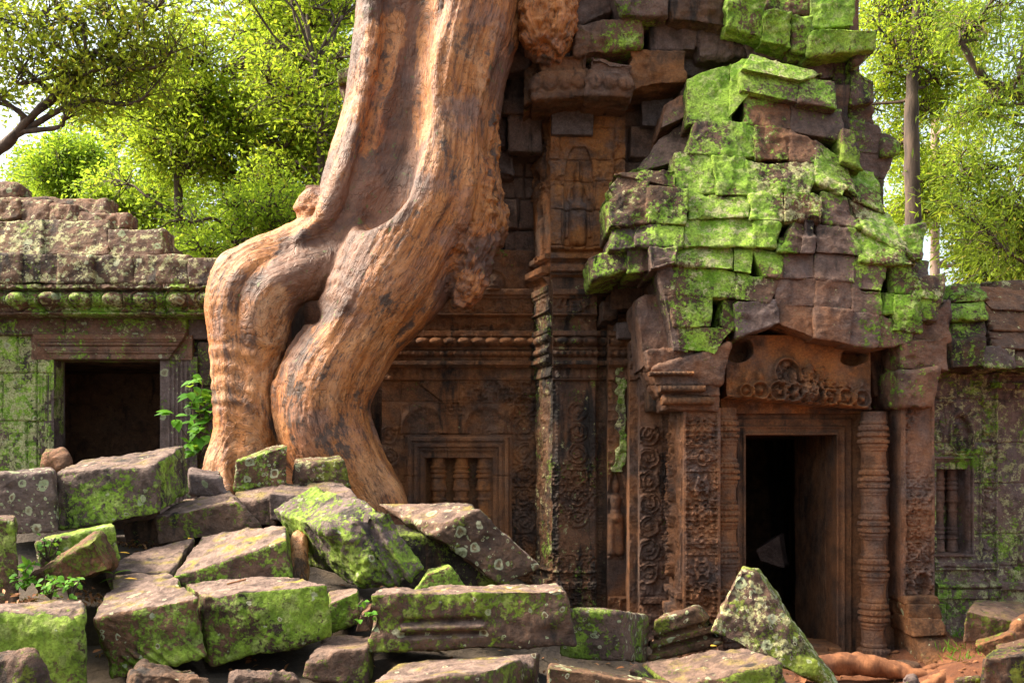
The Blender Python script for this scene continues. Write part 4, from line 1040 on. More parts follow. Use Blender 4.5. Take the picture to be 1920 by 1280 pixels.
# masonry over the door: every block its own part
M = 'moss'
PB = (
    # eroded frontal blocks over the lintel
    (((1462, 472), (1530, 474), (1530, 522), (1458, 520)), 8.95, .9, .03, dict(grey=.75, rust=.2, moss=.05)),
    (((1530, 474), (1602, 478), (1600, 528), (1530, 524)), 8.95, .9, .03, dict(grey=.5, rust=.2, stain=.25)),
    (((1455, 520), (1530, 522), (1528, 575), (1455, 572)), 8.92, .9, 0, dict(grey=.7, rust=.25)),
    (((1530, 523), (1600, 527), (1598, 582), (1530, 578)), 8.92, .9, 0, dict(grey=.5, rust=.35, stain=.2)),
    (((1598, 486), (1660, 494), (1655, 545), (1598, 540)), 8.94, .9, .03, dict(grey=.4, rust=.2, moss=.35)),
    (((1598, 540), (1655, 546), (1652, 590), (1598, 586)), 8.92, .9, 0, dict(grey=.4, rust=.3, moss=.1)),
    (((1376, 568), (1455, 560), (1462, 606), (1385, 632)), 8.9, .8, 0, dict(grey=.7, moss=.2)),
    (((1452, 570), (1530, 574), (1528, 634), (1462, 606)), 8.9, .8, 0, dict(grey=.5, rust=.5)),
    (((1528, 576), (1598, 582), (1592, 645), (1528, 634)), 8.9, .8, 0, dict(grey=.5, rust=.45)),
    (((1590, 584), (1652, 590), (1650, 652), (1590, 645)), 8.9, .8, 0, dict(grey=.5, rust=.4)),
    (((1650, 590), (1712, 622), (1708, 642), (1648, 652)), 8.95, .8, 0, dict(grey=.5, rust=.3)),
    # mossy left wing
    (((1240, 496), (1382, 508), (1380, 558), (1246, 552)), 8.92, .9, .03, dict(moss=.92, cream=.3)),
    (((1382, 510), (1460, 520), (1444, 568), (1380, 560)), 8.92, .9, .03, dict(moss=.8, cream=.35)),
    (((1250, 552), (1336, 554), (1334, 614), (1264, 612)), 8.9, .9, 0, dict(moss=.95, cream=.25)),
    (((1358, 558), (1402, 562), (1380, 616), (1350, 612)), 8.92, .9, 0, dict(moss=.85)),
    (((1268, 612), (1374, 614), (1340, 664), (1274, 654)), 8.88, .9, -.03, dict(moss=.8, cream=.2)),
    (((1236, 500), (1256, 500), (1290, 660), (1262, 660)), 8.95, .8, 0, dict(grey=.4, moss=.4, cream=.2)),
    (((1196, 560), (1262, 540), (1290, 655), (1205, 690)), 9.15, .8, 0, dict(grey=.6, rust=.3, moss=.05)),
    # projecting course
    (((1108, 478), (1180, 452), (1184, 500), (1112, 522)), 9.1, .8, 0, dict(moss=.6, stain=.3)),
    (((1178, 455), (1226, 460), (1226, 508), (1178, 512)), 9.0, .9, 0, dict(moss=.5, stain=.3)),
    (((1220, 462), (1272, 462), (1270, 492), (1222, 504)), 8.82, .9, 0, dict(moss=.6, grey=.5)),
    (((1268, 466), (1376, 456), (1376, 506), (1270, 494)), 8.92, .9, .05, dict(moss=.8, cream=.5)),
    (((1376, 458), (1412, 464), (1408, 512), (1376, 508)), 8.92, .9, .04, dict(moss=.85, cream=.2)),
    (((1408, 464), (1466, 478), (1464, 518), (1436, 516)), 8.9, .9, .04, dict(moss=.55, cream=.2)),
    # left bastion
    (((1142, 352), (1168, 326), (1214, 340), (1214, 424)), 9.1, .9, .04, dict(moss=.6, cream=.3)),
    (((1140, 368), (1214, 345), (1214, 420), (1144, 424)), 9.0, .9, .04, dict(moss=.62, stain=.2, cream=.3)),
    (((1214, 346), (1288, 356), (1288, 420), (1214, 418)), 9.0, .9, .04, dict(moss=.85, cream=.25)),
    (((1150, 326), (1210, 322), (1266, 318), (1268, 352)), 9.1, .9, .03, dict(moss=.7, cream=.3)),
    (((1152, 424), (1194, 420), (1192, 462), (1140, 470)), 9.0, .9, 0, dict(moss=.35, grey=.5)),
    (((1192, 420), (1282, 424), (1280, 464), (1192, 460)), 8.98, .9, 0, dict(moss=.8, grey=.3)),
    # middle courses
    (((1290, 362), (1410, 366), (1404, 406), (1292, 412)), 9.05, .9, .05, dict(moss=.6, cream=.45)),
    (((1406, 362), (1470, 350), (1472, 414), (1410, 410)), 9.0, .9, .05, dict(moss=.62, cream=.4)),
    (((1470, 350), (1544, 366), (1542, 416), (1472, 414)), 8.98, .9, .05, dict(moss=.6, cream=.5)),
    (((1284, 412), (1412, 406), (1414, 460), (1284, 462)), 8.98, .9, .05, dict(moss=.85, cream=.4)),
    (((1412, 408), (1462, 408), (1460, 466), (1414, 462)), 8.98, .9, .03, dict(moss=.9)),
    (((1494, 410), (1520, 402), (1504, 474), (1462, 470)), 8.96, .9, .03, dict(moss=.8, cream=.2)),
    (((1462, 446), (1500, 448), (1496, 474), (1460, 472)), 8.97, .9, .03, dict(moss=.7)),
    (((1508, 405), (1532, 410), (1530, 474), (1502, 474)), 8.96, .9, 0, dict(grey=.6, stain=.3, moss=.1)),
    (((1530, 420), (1602, 432), (1620, 480), (1530, 474)), 8.98, .9, .02, dict(grey=.5, moss=.3, stain=.2)),
    (((1542, 362), (1590, 368), (1612, 428), (1544, 420)), 9.05, .9, .08, dict(grey=.3, moss=.35, rust=.1)),
    # upper courses
    (((1268, 286), (1338, 288), (1346, 362), (1268, 360)), 9.2, .9, .08, dict(moss=.85, cream=.35)),
    (((1338, 292), (1400, 295), (1414, 366), (1346, 364)), 9.18, .9, .08, dict(moss=.92, cream=.1)),
    (((1400, 300), (1462, 310), (1470, 356), (1412, 366)), 9.15, .9, .08, dict(moss=.7, cream=.4)),
    (((1456, 308), (1520, 306), (1590, 350), (1580, 366)), 9.12, .9, .10, dict(moss=.62, cream=.6)),
    (((1456, 312), (1524, 318), (1520, 364), (1466, 360)), 9.1, .9, .08, dict(moss=.7, cream=.5)),
    (((1306, 228), (1420, 236), (1416, 296), (1290, 288)), 9.32, .9, .08, dict(moss=.82, cream=.2)),
    (((1418, 236), (1484, 240), (1482, 300), (1418, 296)), 9.3, .9, .06, dict(moss=.35, rust=.2, cream=.2)),
    (((1482, 246), (1528, 268), (1530, 310), (1482, 300)), 9.3, .9, .06, dict(moss=.4, rust=.2)),
    (((1528, 262), (1580, 300), (1610, 370), (1530, 320)), 9.25, .9, .15, dict(moss=.75, cream=.35)),
    (((1576, 300), (1640, 318), (1660, 400), (1602, 372)), 9.25, .9, .15, dict(moss=.72, cream=.4)),
    (((1588, 366), (1660, 398), (1720, 490), (1620, 430)), 9.1, .9, .25, dict(moss=.62, cream=.55)),
    (((1600, 424), (1640, 432), (1720, 496), (1614, 488)), 9.0, .9, .12, dict(moss=.62, cream=.4)),
    (((1580, 240), (1600, 248), (1618, 318), (1582, 300)), 9.3, .8, 0, dict(moss=.75, stain=.3, olive=.4)),
    # gable slopes
    (((1290, 150), (1372, 118), (1368, 232), (1290, 232)), 9.5, .9, .1, dict(moss=.75, cream=.1)),
    (((1372, 120), (1412, 104), (1404, 176), (1368, 220)), 9.45, .9, .1, dict(moss=.85)),
    (((1408, 102), (1546, 138), (1500, 150), (1392, 128)), 9.45, .9, .08, dict(moss=.65, cream=.4)),
    (((1388, 128), (1500, 146), (1494, 190), (1392, 168)), 9.42, .9, .05, dict(moss=.5, grey=.4)),
    (((1500, 144), (1566, 150), (1568, 202), (1498, 190)), 9.42, .9, .05, dict(moss=.62)),
    (((1396, 170), (1482, 186), (1484, 242), (1400, 234)), 9.48, .9, .04, dict(rust=.35, grey=.2, stain=.15)),
    (((1482, 188), (1578, 204), (1582, 262), (1484, 246)), 9.45, .9, .04, dict(grey=.4, stain=.3, moss=.2)),
    (((1240, 262), (1300, 214), (1300, 292), (1180, 330)), 9.75, .9, .1, dict(grey=.4, stain=.35, moss=.12)),
    (((1250, 190), (1300, 170), (1296, 214), (1240, 240)), 9.8, .8, .05, dict(rust=.45, grey=.3)),
    # right wing
    (((1686, 428), (1736, 420), (1732, 486), (1690, 482)), 9.1, .8, .04, dict(moss=.6, cream=.3, grey=.3)),
    (((1700, 484), (1740, 488), (1748, 522), (1712, 520)), 9.15, .8, .0, dict(grey=.5, stain=.3)),
    (((1676, 490), (1720, 498), (1716, 552), (1680, 548)), 8.98, .9, .04, dict(moss=.8, cream=.2)),
    (((1716, 512), (1774, 512), (1768, 566), (1712, 554)), 9.0, .9, .04, dict(moss=.5, cream=.45)),
    (((1678, 550), (1726, 554), (1728, 624), (1676, 620)), 8.9, .9, 0, dict(moss=.85)),
    (((1726, 556), (1766, 560), (1762, 604), (1728, 600)), 8.95, .9, 0, dict(moss=.75)),
    (((1660, 546), (1680, 550), (1680, 588), (1655, 588)), 8.95, .9, 0, dict(moss=.6)),
    (((1764, 560), (1782, 562), (1784, 640), (1762, 630)), 9.2, .9, 0, dict(grey=.6, stain=.2)),
)
# the green crust spreads over the joints: a field interpolated from how mossy each stone is
MC = np.array([[sum(c[0] for c in q) / 4, sum(c[1] for c in q) / 4, min(.95, p.get('moss', 0) + (.22 if sum(c[0] for c in q) / 4 > 1600 or sum(c[1] for c in q) / 4 < 240 else 0)), abs(q[1][0] - q[0][0]) + 20] for q, Y, D, t, p in PB])
def moss_field(V):
    px = 960 + V[:, 0] / V[:, 1] * FPX; py = HOR - (V[:, 2] - EYE) / V[:, 1] * FPX
    px = px + 26 * fbm(V + 3, 3.0, 2); py = py + 26 * fbm(V + 8, 3.0, 2)
    d2 = (px[:, None] - MC[None, :, 0]) ** 2 + (py[:, None] - MC[None, :, 1]) ** 2
    w = np.exp(-d2 / (2 * 32.0 ** 2)) + 1e-6
    return (w * MC[None, :, 2]).sum(1) / w.sum(1)
for q, Y, D, t, p in PB:
    p = dict(p); m0 = p.get('moss', 0); p['moss'] = .12 * m0; p['stain'] = min(1, p.get('stain', .18) + .08); p['cream'] = p.get('cream', .1) + .16; cyq = sum(c[1] for c in q) / 4; t = t + (.07 if cyq < 520 else .03)
    o = stone("stone_block", q, Y, E, D, t, cell=.011, rough=1.0, r0=.011, chip=1.2, extra=eroded, **p)
    co = np.empty(len(o.data.vertices) * 3, np.float32); o.data.vertices.foreach_get("co", co)
    at = o.data.attributes.new("mossv", 'FLOAT', 'POINT')
    at.data.foreach_set("value", (0.9 * moss_field(co.reshape(-1, 3).astype(float) + origin_of(E))).astype(np.float32))
add("masonry_core", join([box(xof(1215, 9.5), xof(1700, 9.5), 9.65, 11.2, zof(640, 9.5), zof(420, 9.5)), box(xof(1300, 9.6), xof(1610, 9.6), 9.85, 11.2, zof(430, 9.6), zof(140, 9.6)),
                           box(xof(1370, 9.5), xof(1690, 9.5), 9.75, 11.2, zof(775, 9.5), zof(610, 9.5)), box(xof(1215, 9.6), xof(1380, 9.6), 9.5, 10.9, zof(770, 9.5), zof(620, 9.5)),
                           box(xof(1700, 9.6), xof(1738, 9.6), 9.6, 11.2, zof(1200, 9.5), zof(520, 9.5)), box(xof(1150, 9.8), xof(1290, 9.8), 9.7, 11, zof(520, 9.8), zof(345, 9.8))]), E, stain=.55)

# ------------------------------------------------------------------ the gallery on the right
H_ = thing("stone_gallery", P(1860, 1130, 10.9), "lichened gallery wall with a small baluster window, right of the porch pillar", "temple building")
def f(x, y, pos):
    h = rough_h(pos, .008) + blocks_h(x, y, [600, 655, 700, 750, 830, 905, 1000, 1060, 1200], 71, (70, 120), .012, 1.2, .02)
    h += np.where(x < 1860, .12, 0) + np.where(x < 1828, .05, 0) + .03 * (np.abs(x - 1858) < 3) + .02 * (np.abs(x - 1831) < 2)
    h += np.where((x < 1850) & (y > 690) & (y < 850), foliage_h(pos, 15, .028), 0)
    h += np.where((x > 1826) & (x < 1858) & (y < 1050), foliage_h(pos, 17, .02) + rings_h(x, y, 1842, 800, 1040, 36, 14, .02), 0)
    n = np.hypot((x - 1788) / 17, (y - 815) / 34)
    h += .04 * np.exp(-((n - 1.2) / .15) ** 2) - np.where((n < 1) & (y < 845), .05, 0) + np.where(y > 770, caps_h(x, y, [(1788, 800, 1788, 812, 6, 8), (1788, 822, 1788, 838, 9, 12)], 10.8 / FPX), 0)
    h -= np.where((x > 1744) & (x < 1824) & (y > 852) & (y < 1046), .02, 0) + np.where((x > 1744) & (x < 1808) & (y > 880) & (y < 1038), .25, 0)
    h += np.where(x > 1845, bands_h(y, [(655, 668, .12, 'flat'), (668, 690, .10, 'torus'), (690, 700, .05, 'flat'), (700, 706, .09, 'torus'), (706, 718, .06, 'cavet'), (718, 730, .08, 'flat')]) + np.where((y > 668) & (y < 690), beads_h(x, 22, .04), 0), 0)
    h += np.where(x > 1858, 0, bands_h(y, [(1050, 1064, .05, 'flat'), (1064, 1086, .03, 'up'), (1086, 1100, .12, 'torus'), (1100, 1116, .10, 'flat'), (1116, 1260, .06, 'flat')]))
    h += np.where(x > 1858, bands_h(y, [(1090, 1104, .06, 'flat'), (1104, 1250, .05, 'up')]), 0)
    h += np.where((y > 1050) & (y < 1090), foliage_h(pos, 18, .02), 0)
    return h
add("wall", panel(1738, 600, 2320, 1250, 10.85, f, 0.0075, .5), H_, grey=1.0, moss=.50, cream=.62, rust=.15, stain=.26)
def f(x, y, pos):
    d = np.minimum(1824 - x, np.minimum(y - 852, 1046 - y))
    h = np.interp(d, [0, 3, 4, 8, 9, 12, 16], [.03, .03, .09, .09, .06, .06, .03])
    return np.where((x < 1807) & (y > 880) & (y < 1036), -.26, h) + rough_h(pos, .004)
fr = obj("window_frame", *panel(1740, 852, 1825, 1046, 10.74, f, .0066, .12), STONE, H_, props(grey=1.0, rust=.25, moss=.3, cream=.2))
for cx in (1760, 1785):
    add("baluster", baluster(cx, 10.86, 880, 1038, 11), fr, grey=.7, rust=.3)
# moss sheet on the pilaster strip, slabs of the broken roof
for q, Y, D, t, p in (
    (((1776, 534), (1832, 530), (1856, 562), (1780, 566)), 10.3, .9, .15, dict(moss=.55, cream=.4)),
    (((1780, 572), (1842, 566), (1856, 598), (1784, 602)), 10.25, .9, .12, dict(moss=.65, cream=.2)),
    (((1784, 604), (1850, 596), (1850, 640), (1786, 642)), 10.2, .9, .12, dict(moss=.5, stain=.3)),
    (((1784, 640), (1846, 634), (1846, 686), (1786, 690)), 10.15, .9, .06, dict(moss=.45, stain=.4)),
    (((1822, 532), (1960, 548), (2320, 600), (1860, 580)), 10.45, 1.0, .3, dict(rust=.35, cream=.35, olive=.4, moss=.1)),
    (((1846, 574), (1950, 580), (2320, 634), (1862, 618)), 10.3, 1.0, .25, dict(rust=.3, cream=.4, olive=.4, moss=.15)),
    (((1850, 612), (1960, 622), (2320, 672), (1864, 652)), 10.2, 1.0, .2, dict(rust=.25, cream=.4, moss=.25)),
    (((1842, 648), (1905, 650), (1905, 690), (1846, 690)), 10.1, 1.0, .1, dict(cream=.6, moss=.35, grey=.3)),
    (((1905, 652), (2320, 664), (2320, 694), (1905, 690)), 10.12, 1.0, .1, dict(cream=.55, moss=.4)),
    (((1866, 522), (1925, 526), (1960, 552), (1872, 548)), 10.9, .8, .1, dict(cream=.5, moss=.4, olive=.5)),
    (((1925, 526), (2320, 530), (2320, 560), (1930, 552)), 10.9, .8, .1, dict(cream=.5, moss=.3)),
):
    stone("roof_stone", q, Y, H_, D, t, rough=1.4, r0=.04, **p)
add("roof_core", join([box(xof(1780, 10.9), xof(2320, 10.9), 10.7, 13, zof(690, 10.9), zof(580, 10.9)), box(xof(1740, 10.9), xof(2320, 10.9), 11.2, 13, -.1, zof(600, 10.9))]), H_, stain=.5)
# ------------------------------------------------------------------ fallen blocks in front
RUB = []
def fallen(label, front, Yf, back, Yb, name="stone_block", cell=.011, r0=.020, rough=1.0, chip=1.9, extra=None, group="fallen temple blocks", cat="stone block", **pr):
    _sd[0] += 1
    C = corners(front, Yf, back, Yb)
    V, F = hexblock(C, cell, r0, rough, _sd[0], extra, chip)
    base = np.array([V[:, 0].mean(), V[:, 1].mean(), V[:, 2].min()])
    pr['stain'] = min(1, pr.get('stain', 0) + .25); pr['lichen'] = pr.get('lichen', 0) * (1 if pr.get('lichen', 0) > .45 else .5); pr['olive'] = min(1, pr.get('olive', 0) + .22); o = obj(name, V, F, STONE, None, props(**pr), base=base)
    tag(o, label, cat, group)
    if name != 'leaning_slab': RUB.append((base[0], base[1], base[2], V[:, 0].max() - V[:, 0].min(), V[:, 1].max() - V[:, 1].min()))
    return o
def grooves(uvw, V):
    u, w, v = uvw[:, 0], uvw[:, 2], uvw[:, 1]
    on = (v < .12) & (u > .14) & (u < .58)
    e = sstep(.14, .17, u) * (1 - sstep(.55, .58, u))
    prof = -.05 * np.exp(-((w - .50) / .05) ** 2) - .055 * np.exp(-((w - .27) / .05) ** 2) + .035 * np.exp(-((w - .38) / .05) ** 2)
    return np.where(on, prof * e, 0) - .05 * sstep(.1, 0, u) * np.exp(-((w - .6) / .25) ** 2)
def steps(uvw, V):
    w = uvw[:, 2]
    return -.05 * (np.abs(w - .55) < .07) - .04 * (np.abs(w - .25) < .06)
def carving(uvw, V):
    u, v, w = uvw.T
    on = (v < .1)
    h = .03 * np.cos(u * 26) * (np.abs(u - .62) < .16) + foliage_h(V, 9, .05) * (u < .45) + .07 * np.exp(-(((u - .3) / .16) ** 2 + ((w - .45) / .2) ** 2))
    return np.where(on, h, 0)

B = lambda **k: k
fallen("long slanted block with smooth purple top, lowest edge over the mossy slab", [(101, 887), (290, 870), (298, 966), (112, 992)], 7.6, [(150, 862), (347, 834)], (8.5, 8.3), moss=.62, lichen=.22, top=.5, grey=.6, stain=.3)
fallen("cube covered with round ringed lichens below the window", [(-40, 892), (100, 882), (111, 998), (-30, 1006)], 7.4, [(-20, 886), (98, 876)], 8.0, lichen=1.0, cream=.1, grey=.6, moss=.1)
fallen("upright mossy block cut by the left picture edge above the big green cube", [(-60, 980), (28, 972), (40, 1142), (-55, 1150)], 6.3, [(-60, 966), (20, 962)], 6.8, moss=.62, olive=.3, lichen=.2, top=.5, rough=1.3)
fallen("big cube with an evenly green face in the bottom left corner", [(-50, 1152), (160, 1142), (167, 1310), (-50, 1320)], 5.6, [(0, 1128), (152, 1121)], (6.1, 6.1), moss=.88, olive=.25, lichen=.08, top=.9)
fallen("large block with diagonal chisel marks on its mossy front and a broad tan top", [(172, 1158), (373, 1120), (389, 1232), (206, 1276)], 6.0, [(216, 1076), (313, 1070)], (7.0, 6.95), moss=.66, olive=.2, lichen=.2, top=1.0, rust=.1,
       extra=lambda q, V: np.where(q[:, 1] < .1, .012 * np.sin((V[:, 0] + V[:, 2] * 1.3) * 75) * sstep(-.1, .3, fbm(V, 4, 2)) * sstep(.1, .2, q[:, 0]) * sstep(.92, .8, q[:, 2]), 0))
fallen("wide block with a chipped tan top and bright moss front beside the chiselled one", [(380, 1117), (612, 1096), (621, 1192), (396, 1248)], 6.15, [(346, 1092), (540, 1075)], (6.85, 6.85), moss=.70, olive=.15, lichen=.15, top=1.0, rough=1.2)
fallen("smooth tan slab tilted up with a single brown leaf on it", [(328, 1082), (536, 1014), (548, 1082), (350, 1112)], 6.9, [(377, 1003), (534, 979)], (7.6, 7.5), moss=.70, top=1.0, lichen=.1)
fallen("flat grey slab between the leaf slab and the mossy wedge", [(198, 1066), (322, 1074), (322, 1112), (205, 1108)], 7.05, [(250, 1035), (362, 1010)], (7.6, 7.7), top=.8, grey=.4, moss=.3)
fallen("thin broken slab with a pale top under the slanted purple block", [(292, 970), (446, 940), (492, 990), (298, 1020)], 7.8, [(345, 938), (430, 921)], (8.4, 8.4), top=.9, moss=.45, olive=.5, rough=1.3)
fallen("flat brownish stone lying against the foot of the roots", [(440, 940), (522, 930), (518, 985), (460, 985)], 8.15, [(440, 912), (526, 907)], 8.6, top=.6, grey=.3, olive=.6, moss=.35)
fallen("upright mossy stone with white lichens in front of the left root", [(443, 866), (540, 834), (537, 912), (440, 920)], 8.45, [(468, 850), (522, 829)], 8.75, moss=.55, lichen=.75, cream=.3)
fallen("low block with cream lichen crust in front of the right root", [(551, 872), (642, 862), (658, 916), (548, 914)], 8.5, [(556, 860), (636, 856)], 8.9, moss=.40, olive=.8, lichen=.5, cream=.5)
fallen("flat plum coloured stone behind the tilted carved block", [(505, 925), (674, 934), (672, 980), (505, 975)], 8.1, [(528, 908), (642, 904)], 8.5, top=.5, grey=.8, olive=.5, moss=.25)
fallen("long tilted block with a green carved flower face and purple top", [(616, 997), (731, 957), (798, 1072), (696, 1108)], 6.9, [(513, 955), (592, 908)], (7.7, 7.7), moss=.62, lichen=.2, grey=.9, stain=.2, olive=.15, extra=carving, rough=1.5)
fallen("big leaning slab with a lichen crusted right face under the blind window", [(800, 998), (898, 956), (1012, 1062), (950, 1100)], 7.4, [(706, 943), (872, 941)], (8.1, 8.1), moss=.40, lichen=.7, cream=.3, olive=.6, top=.7, rough=1.2)
fallen("dark stone under the leaning slab", [(745, 1000), (860, 1010), (960, 1105), (740, 1110)], 7.6, [(740, 985), (850, 990)], 8.1, moss=.5, stain=.75, olive=.4)
fallen("small pointed mossy stone behind the long grooved block", [(800, 1075), (846, 1062), (878, 1108), (772, 1110)], 6.75, [(805, 1066), (838, 1058)], 7.0, moss=.62, lichen=.3)
fallen("long grooved block with a straight flat top in the middle of the rubble", [(696, 1114), (1066, 1104), (1080, 1210), (690, 1222)], 5.9, [(728, 1104), (1046, 1096)], (6.5, 6.5), moss=.48, olive=.35, lichen=.4, cream=.12, extra=grooves, rough=1.3, chip=1.3, top=.8)
fallen("block with one bright green side and grey ring lichens right of the grooved block", [(1068, 1143), (1166, 1147), (1169, 1238), (1040, 1232)], 6.4, [(1112, 1138), (1212, 1155)], (6.9, 7.0), moss=.55, lichen=.75, olive=.1, grey=.4)
fallen("stepped mouldings stone with cream lichen, left of the pointed stone", [(1230, 1162), (1300, 1139), (1358, 1207), (1214, 1242)], 6.9, [(1246, 1152), (1310, 1135)], 7.4, moss=.45, olive=.8, lichen=.5, extra=steps, cream=.3)
fallen("tall pointed stone crusted with lichens in front of the doorway", [(1386, 1070), (1418, 1064), (1572, 1300), (1335, 1182)], (6.75, 6.75, 6.5, 6.6), [(1396, 1063), (1424, 1066)], 7.3, moss=.66, olive=.6, lichen=.9, cream=.62, rough=1.6)
fallen("flat sandy slab with an orange leaf, bottom right of the rubble", [(1265, 1285), (1470, 1242), (1492, 1322), (1290, 1345)], 5.6, [(1206, 1246), (1392, 1213)], (6.4, 6.4), top=.55, moss=.6, olive=.5, lichen=.3, rough=1.5)
fallen("low smooth block cut by the bottom picture edge below the grooved block", [(672, 1288), (918, 1252), (922, 1345), (680, 1355)], 5.2, [(752, 1244), (1012, 1224)], (5.9, 5.9), top=.9, olive=.6, moss=.45, lichen=.3)
fallen("flat lichened slab at the bottom edge left of the sandy slab", [(1028, 1250), (1256, 1284), (1256, 1335), (1028, 1335)], 5.3, [(1030, 1242), (1256, 1276)], 5.8, lichen=.55, moss=.3, olive=.6)
fallen("dark mossy boulder in the gap left of the grooved block", [(568, 1224), (690, 1214), (692, 1284), (562, 1280)], 5.85, [(612, 1190), (702, 1187)], 6.4, moss=.55, olive=.5, top=.5, r0=.05)
fallen("half hidden block with a yellowish side behind the wide chipped block", [(618, 1130), (672, 1106), (678, 1168), (618, 1184)], 6.5, [(616, 1104), (668, 1101)], 6.9, moss=.6, top=.8)
fallen("small brown wedge between the half hidden block and the grooved block", [(672, 1152), (697, 1136), (698, 1186), (664, 1186)], 6.3, [(680, 1140), (698, 1130)], 6.6, moss=.15, rust=.3)
fallen("rough brown rock with a split top at the bottom edge", [(240, 1262), (405, 1262), (412, 1330), (236, 1330)], 5.2, [(262, 1228), (352, 1240)], 5.6, r0=.06, rough=2.2, moss=.25, olive=.7, stain=.2, lichen=.2)
fallen("yellow stained boulder in the bottom left corner", [(-40, 1222), (72, 1228), (96, 1330), (-40, 1330)], 4.9, [(-30, 1214), (60, 1218)], 5.2, r0=.07, rough=2.0, olive=.8, moss=.5, stain=.2)
fallen("low wavy rock at the bottom edge under the wide chipped block", [(420, 1262), (560, 1258), (600, 1330), (420, 1330)], 5.35, [(448, 1254), (550, 1250)], 5.7, r0=.06, rough=2.0, moss=.35, olive=.7, top=.3)
fallen("mossy block with a green end lying behind the wedge shaped bar", [(68, 1018), (216, 982), (226, 1052), (80, 1064)], 7.0, [(90, 1008), (210, 978)], 7.4, moss=.75, lichen=.25, olive=.1)
fallen("dark wedge shaped bar stone propped over a black hollow", [(56, 1080), (176, 1010), (204, 1068), (70, 1116)], 6.5, [(90, 1062), (186, 1004)], 6.9, moss=.42, olive=.95, rust=.25, rough=1.7)
fallen("purple boulder leaning at the foot of the left root", [(350, 884), (418, 890), (430, 938), (352, 932)], 8.3, [(356, 876), (410, 880)], 8.7, grey=.8, lichen=.15, r0=.05)
fallen("rounded egg shaped stone on the window sill", [(74, 850), (130, 848), (136, 886), (68, 888)], 8.9, [(84, 836), (124, 836)], 9.15, name="rounded_stone", r0=.13, rough=1.2, rust=.4, olive=.7, moss=.3, cat="stone", group="loose stones")
fallen("large mossy boulder with a flat top under the right gallery wall", [(1812, 1144), (1935, 1172), (1935, 1200), (1806, 1204)], 8.4, [(1832, 1125), (1940, 1132)], 9.2, moss=.55, olive=.75, lichen=.1, top=.3)
fallen("thin mossy slab leaning under the right boulder", [(1824, 1210), (1900, 1186), (1912, 1212), (1850, 1232)], 7.9, [(1830, 1196), (1896, 1178)], 8.3, moss=.5, olive=.6, rust=.5)
fallen("flat green slab at the right picture edge", [(1856, 1226), (1935, 1204), (1940, 1232), (1870, 1242)], 7.5, [(1870, 1208), (1930, 1194)], 7.9, moss=.6, olive=.8, lichen=.2)
fallen("dark holed boulder in the bottom right corner", [(1842, 1232), (1940, 1222), (1945, 1300), (1836, 1300)], 7.0, [(1858, 1220), (1940, 1212)], 7.5, moss=.6, olive=1.0, stain=.5, r0=.06, rough=1.6)
fallen("reddish lump of stone at the right picture edge", [(1898, 1170), (1945, 1146), (1945, 1200), (1896, 1200)], 8.1, [(1906, 1160), (1945, 1140)], 8.5, rust=.6, lichen=.2, r0=.06, rough=1.6)
fallen("small grey stone on the red soil before the door", [(1692, 1270), (1722, 1268), (1736, 1300), (1690, 1300)], 7.6, [(1698, 1264), (1716, 1263)], 7.8, grey=.7, moss=.2, r0=.04, name="small_stone", cat="stone", group="loose stones")
fallen("low greenish stone on the ground left of the holed boulder", [(1790, 1276), (1838, 1270), (1850, 1310), (1788, 1310)], 7.4, [(1800, 1268), (1832, 1264)], 7.7, olive=.8, moss=.4, lichen=.3, name="small_stone", cat="stone", group="loose stones")
fallen("flat stone beside the right colonette foot", [(1676, 1240), (1722, 1246), (1730, 1258), (1680, 1254)], 8.6, [(1690, 1234), (1716, 1238)], 8.9, olive=.4, moss=.3, name="small_stone", cat="stone", group="loose stones")
fallen("slab leaning inside the dark doorway", [(1418, 1030), (1460, 1004), (1470, 1064), (1424, 1052)], 10.9, [(1440, 1012), (1468, 1000)], 11.2, grey=.5, olive=.4, moss=.2, name="leaning_slab")
fallen("dark stone deep in the hollow left of the leaf slab", [(232, 985), (300, 975), (300, 1030), (236, 1036)], 8.0, [(240, 980), (296, 970)], 8.3, stain=.3, moss=.4)
fallen("weathered block in shadow under the sandy slab", [(1180, 1252), (1262, 1292), (1262, 1340), (1180, 1330)], 6.1, [(1200, 1240), (1262, 1262)], 6.5, moss=.4, stain=.4)
# ------------------------------------------------------------------ ground, fitted under the pile
RB = np.array(RUB)
def ground_z(x, y):
    x = np.asarray(x, float); y = np.asarray(y, float)
    base = -.06 + 0.9 * sstep(1.2, -1.2, x) * sstep(4.6, 8.6, y) * (1 - 0 * x) + .14 * sstep(1.6, .4, x) * sstep(6, 9, y)
    w = np.full(x.shape, .22); a = base * .22
    m = np.full(x.shape, 9.0)
    for bx, by, bz, sx, sy in RB:
        d2 = ((x - bx) / (sx * .5 + .08)) ** 2 + ((y - by) / (sy * .5 + .08)) ** 2
        k = np.exp(-d2 * .9); a = a + k * (bz - .02); w = w + k
        m = np.where(d2 < 1.3, np.minimum(m, bz + .06), m)
    z = np.minimum(a / w, m)
    return z
gx = np.concatenate([np.linspace(-60, -6, 28)[:-1], np.linspace(-6, 7, 220), np.linspace(7, 60, 28)[1:]])
gy = np.concatenate([np.linspace(-20, 3.5, 14)[:-1], np.linspace(3.5, 12.5, 170), np.linspace(12.5, 90, 36)[1:]])
X, Yg = np.meshgrid(gx, gy)
Z = ground_z(X, Yg)
pp = np.stack([X, Yg, Z], -1)
Z = Z + (fbm(pp * np.array([1, 1, 0]), 3.0, 3) * .03 + fbm(pp * np.array([1, 1, 0]), 14, 2) * .008)
V = np.stack([X, Yg, Z], -1).reshape(-1, 3)
idx = np.arange(V.shape[0]).reshape(X.shape)
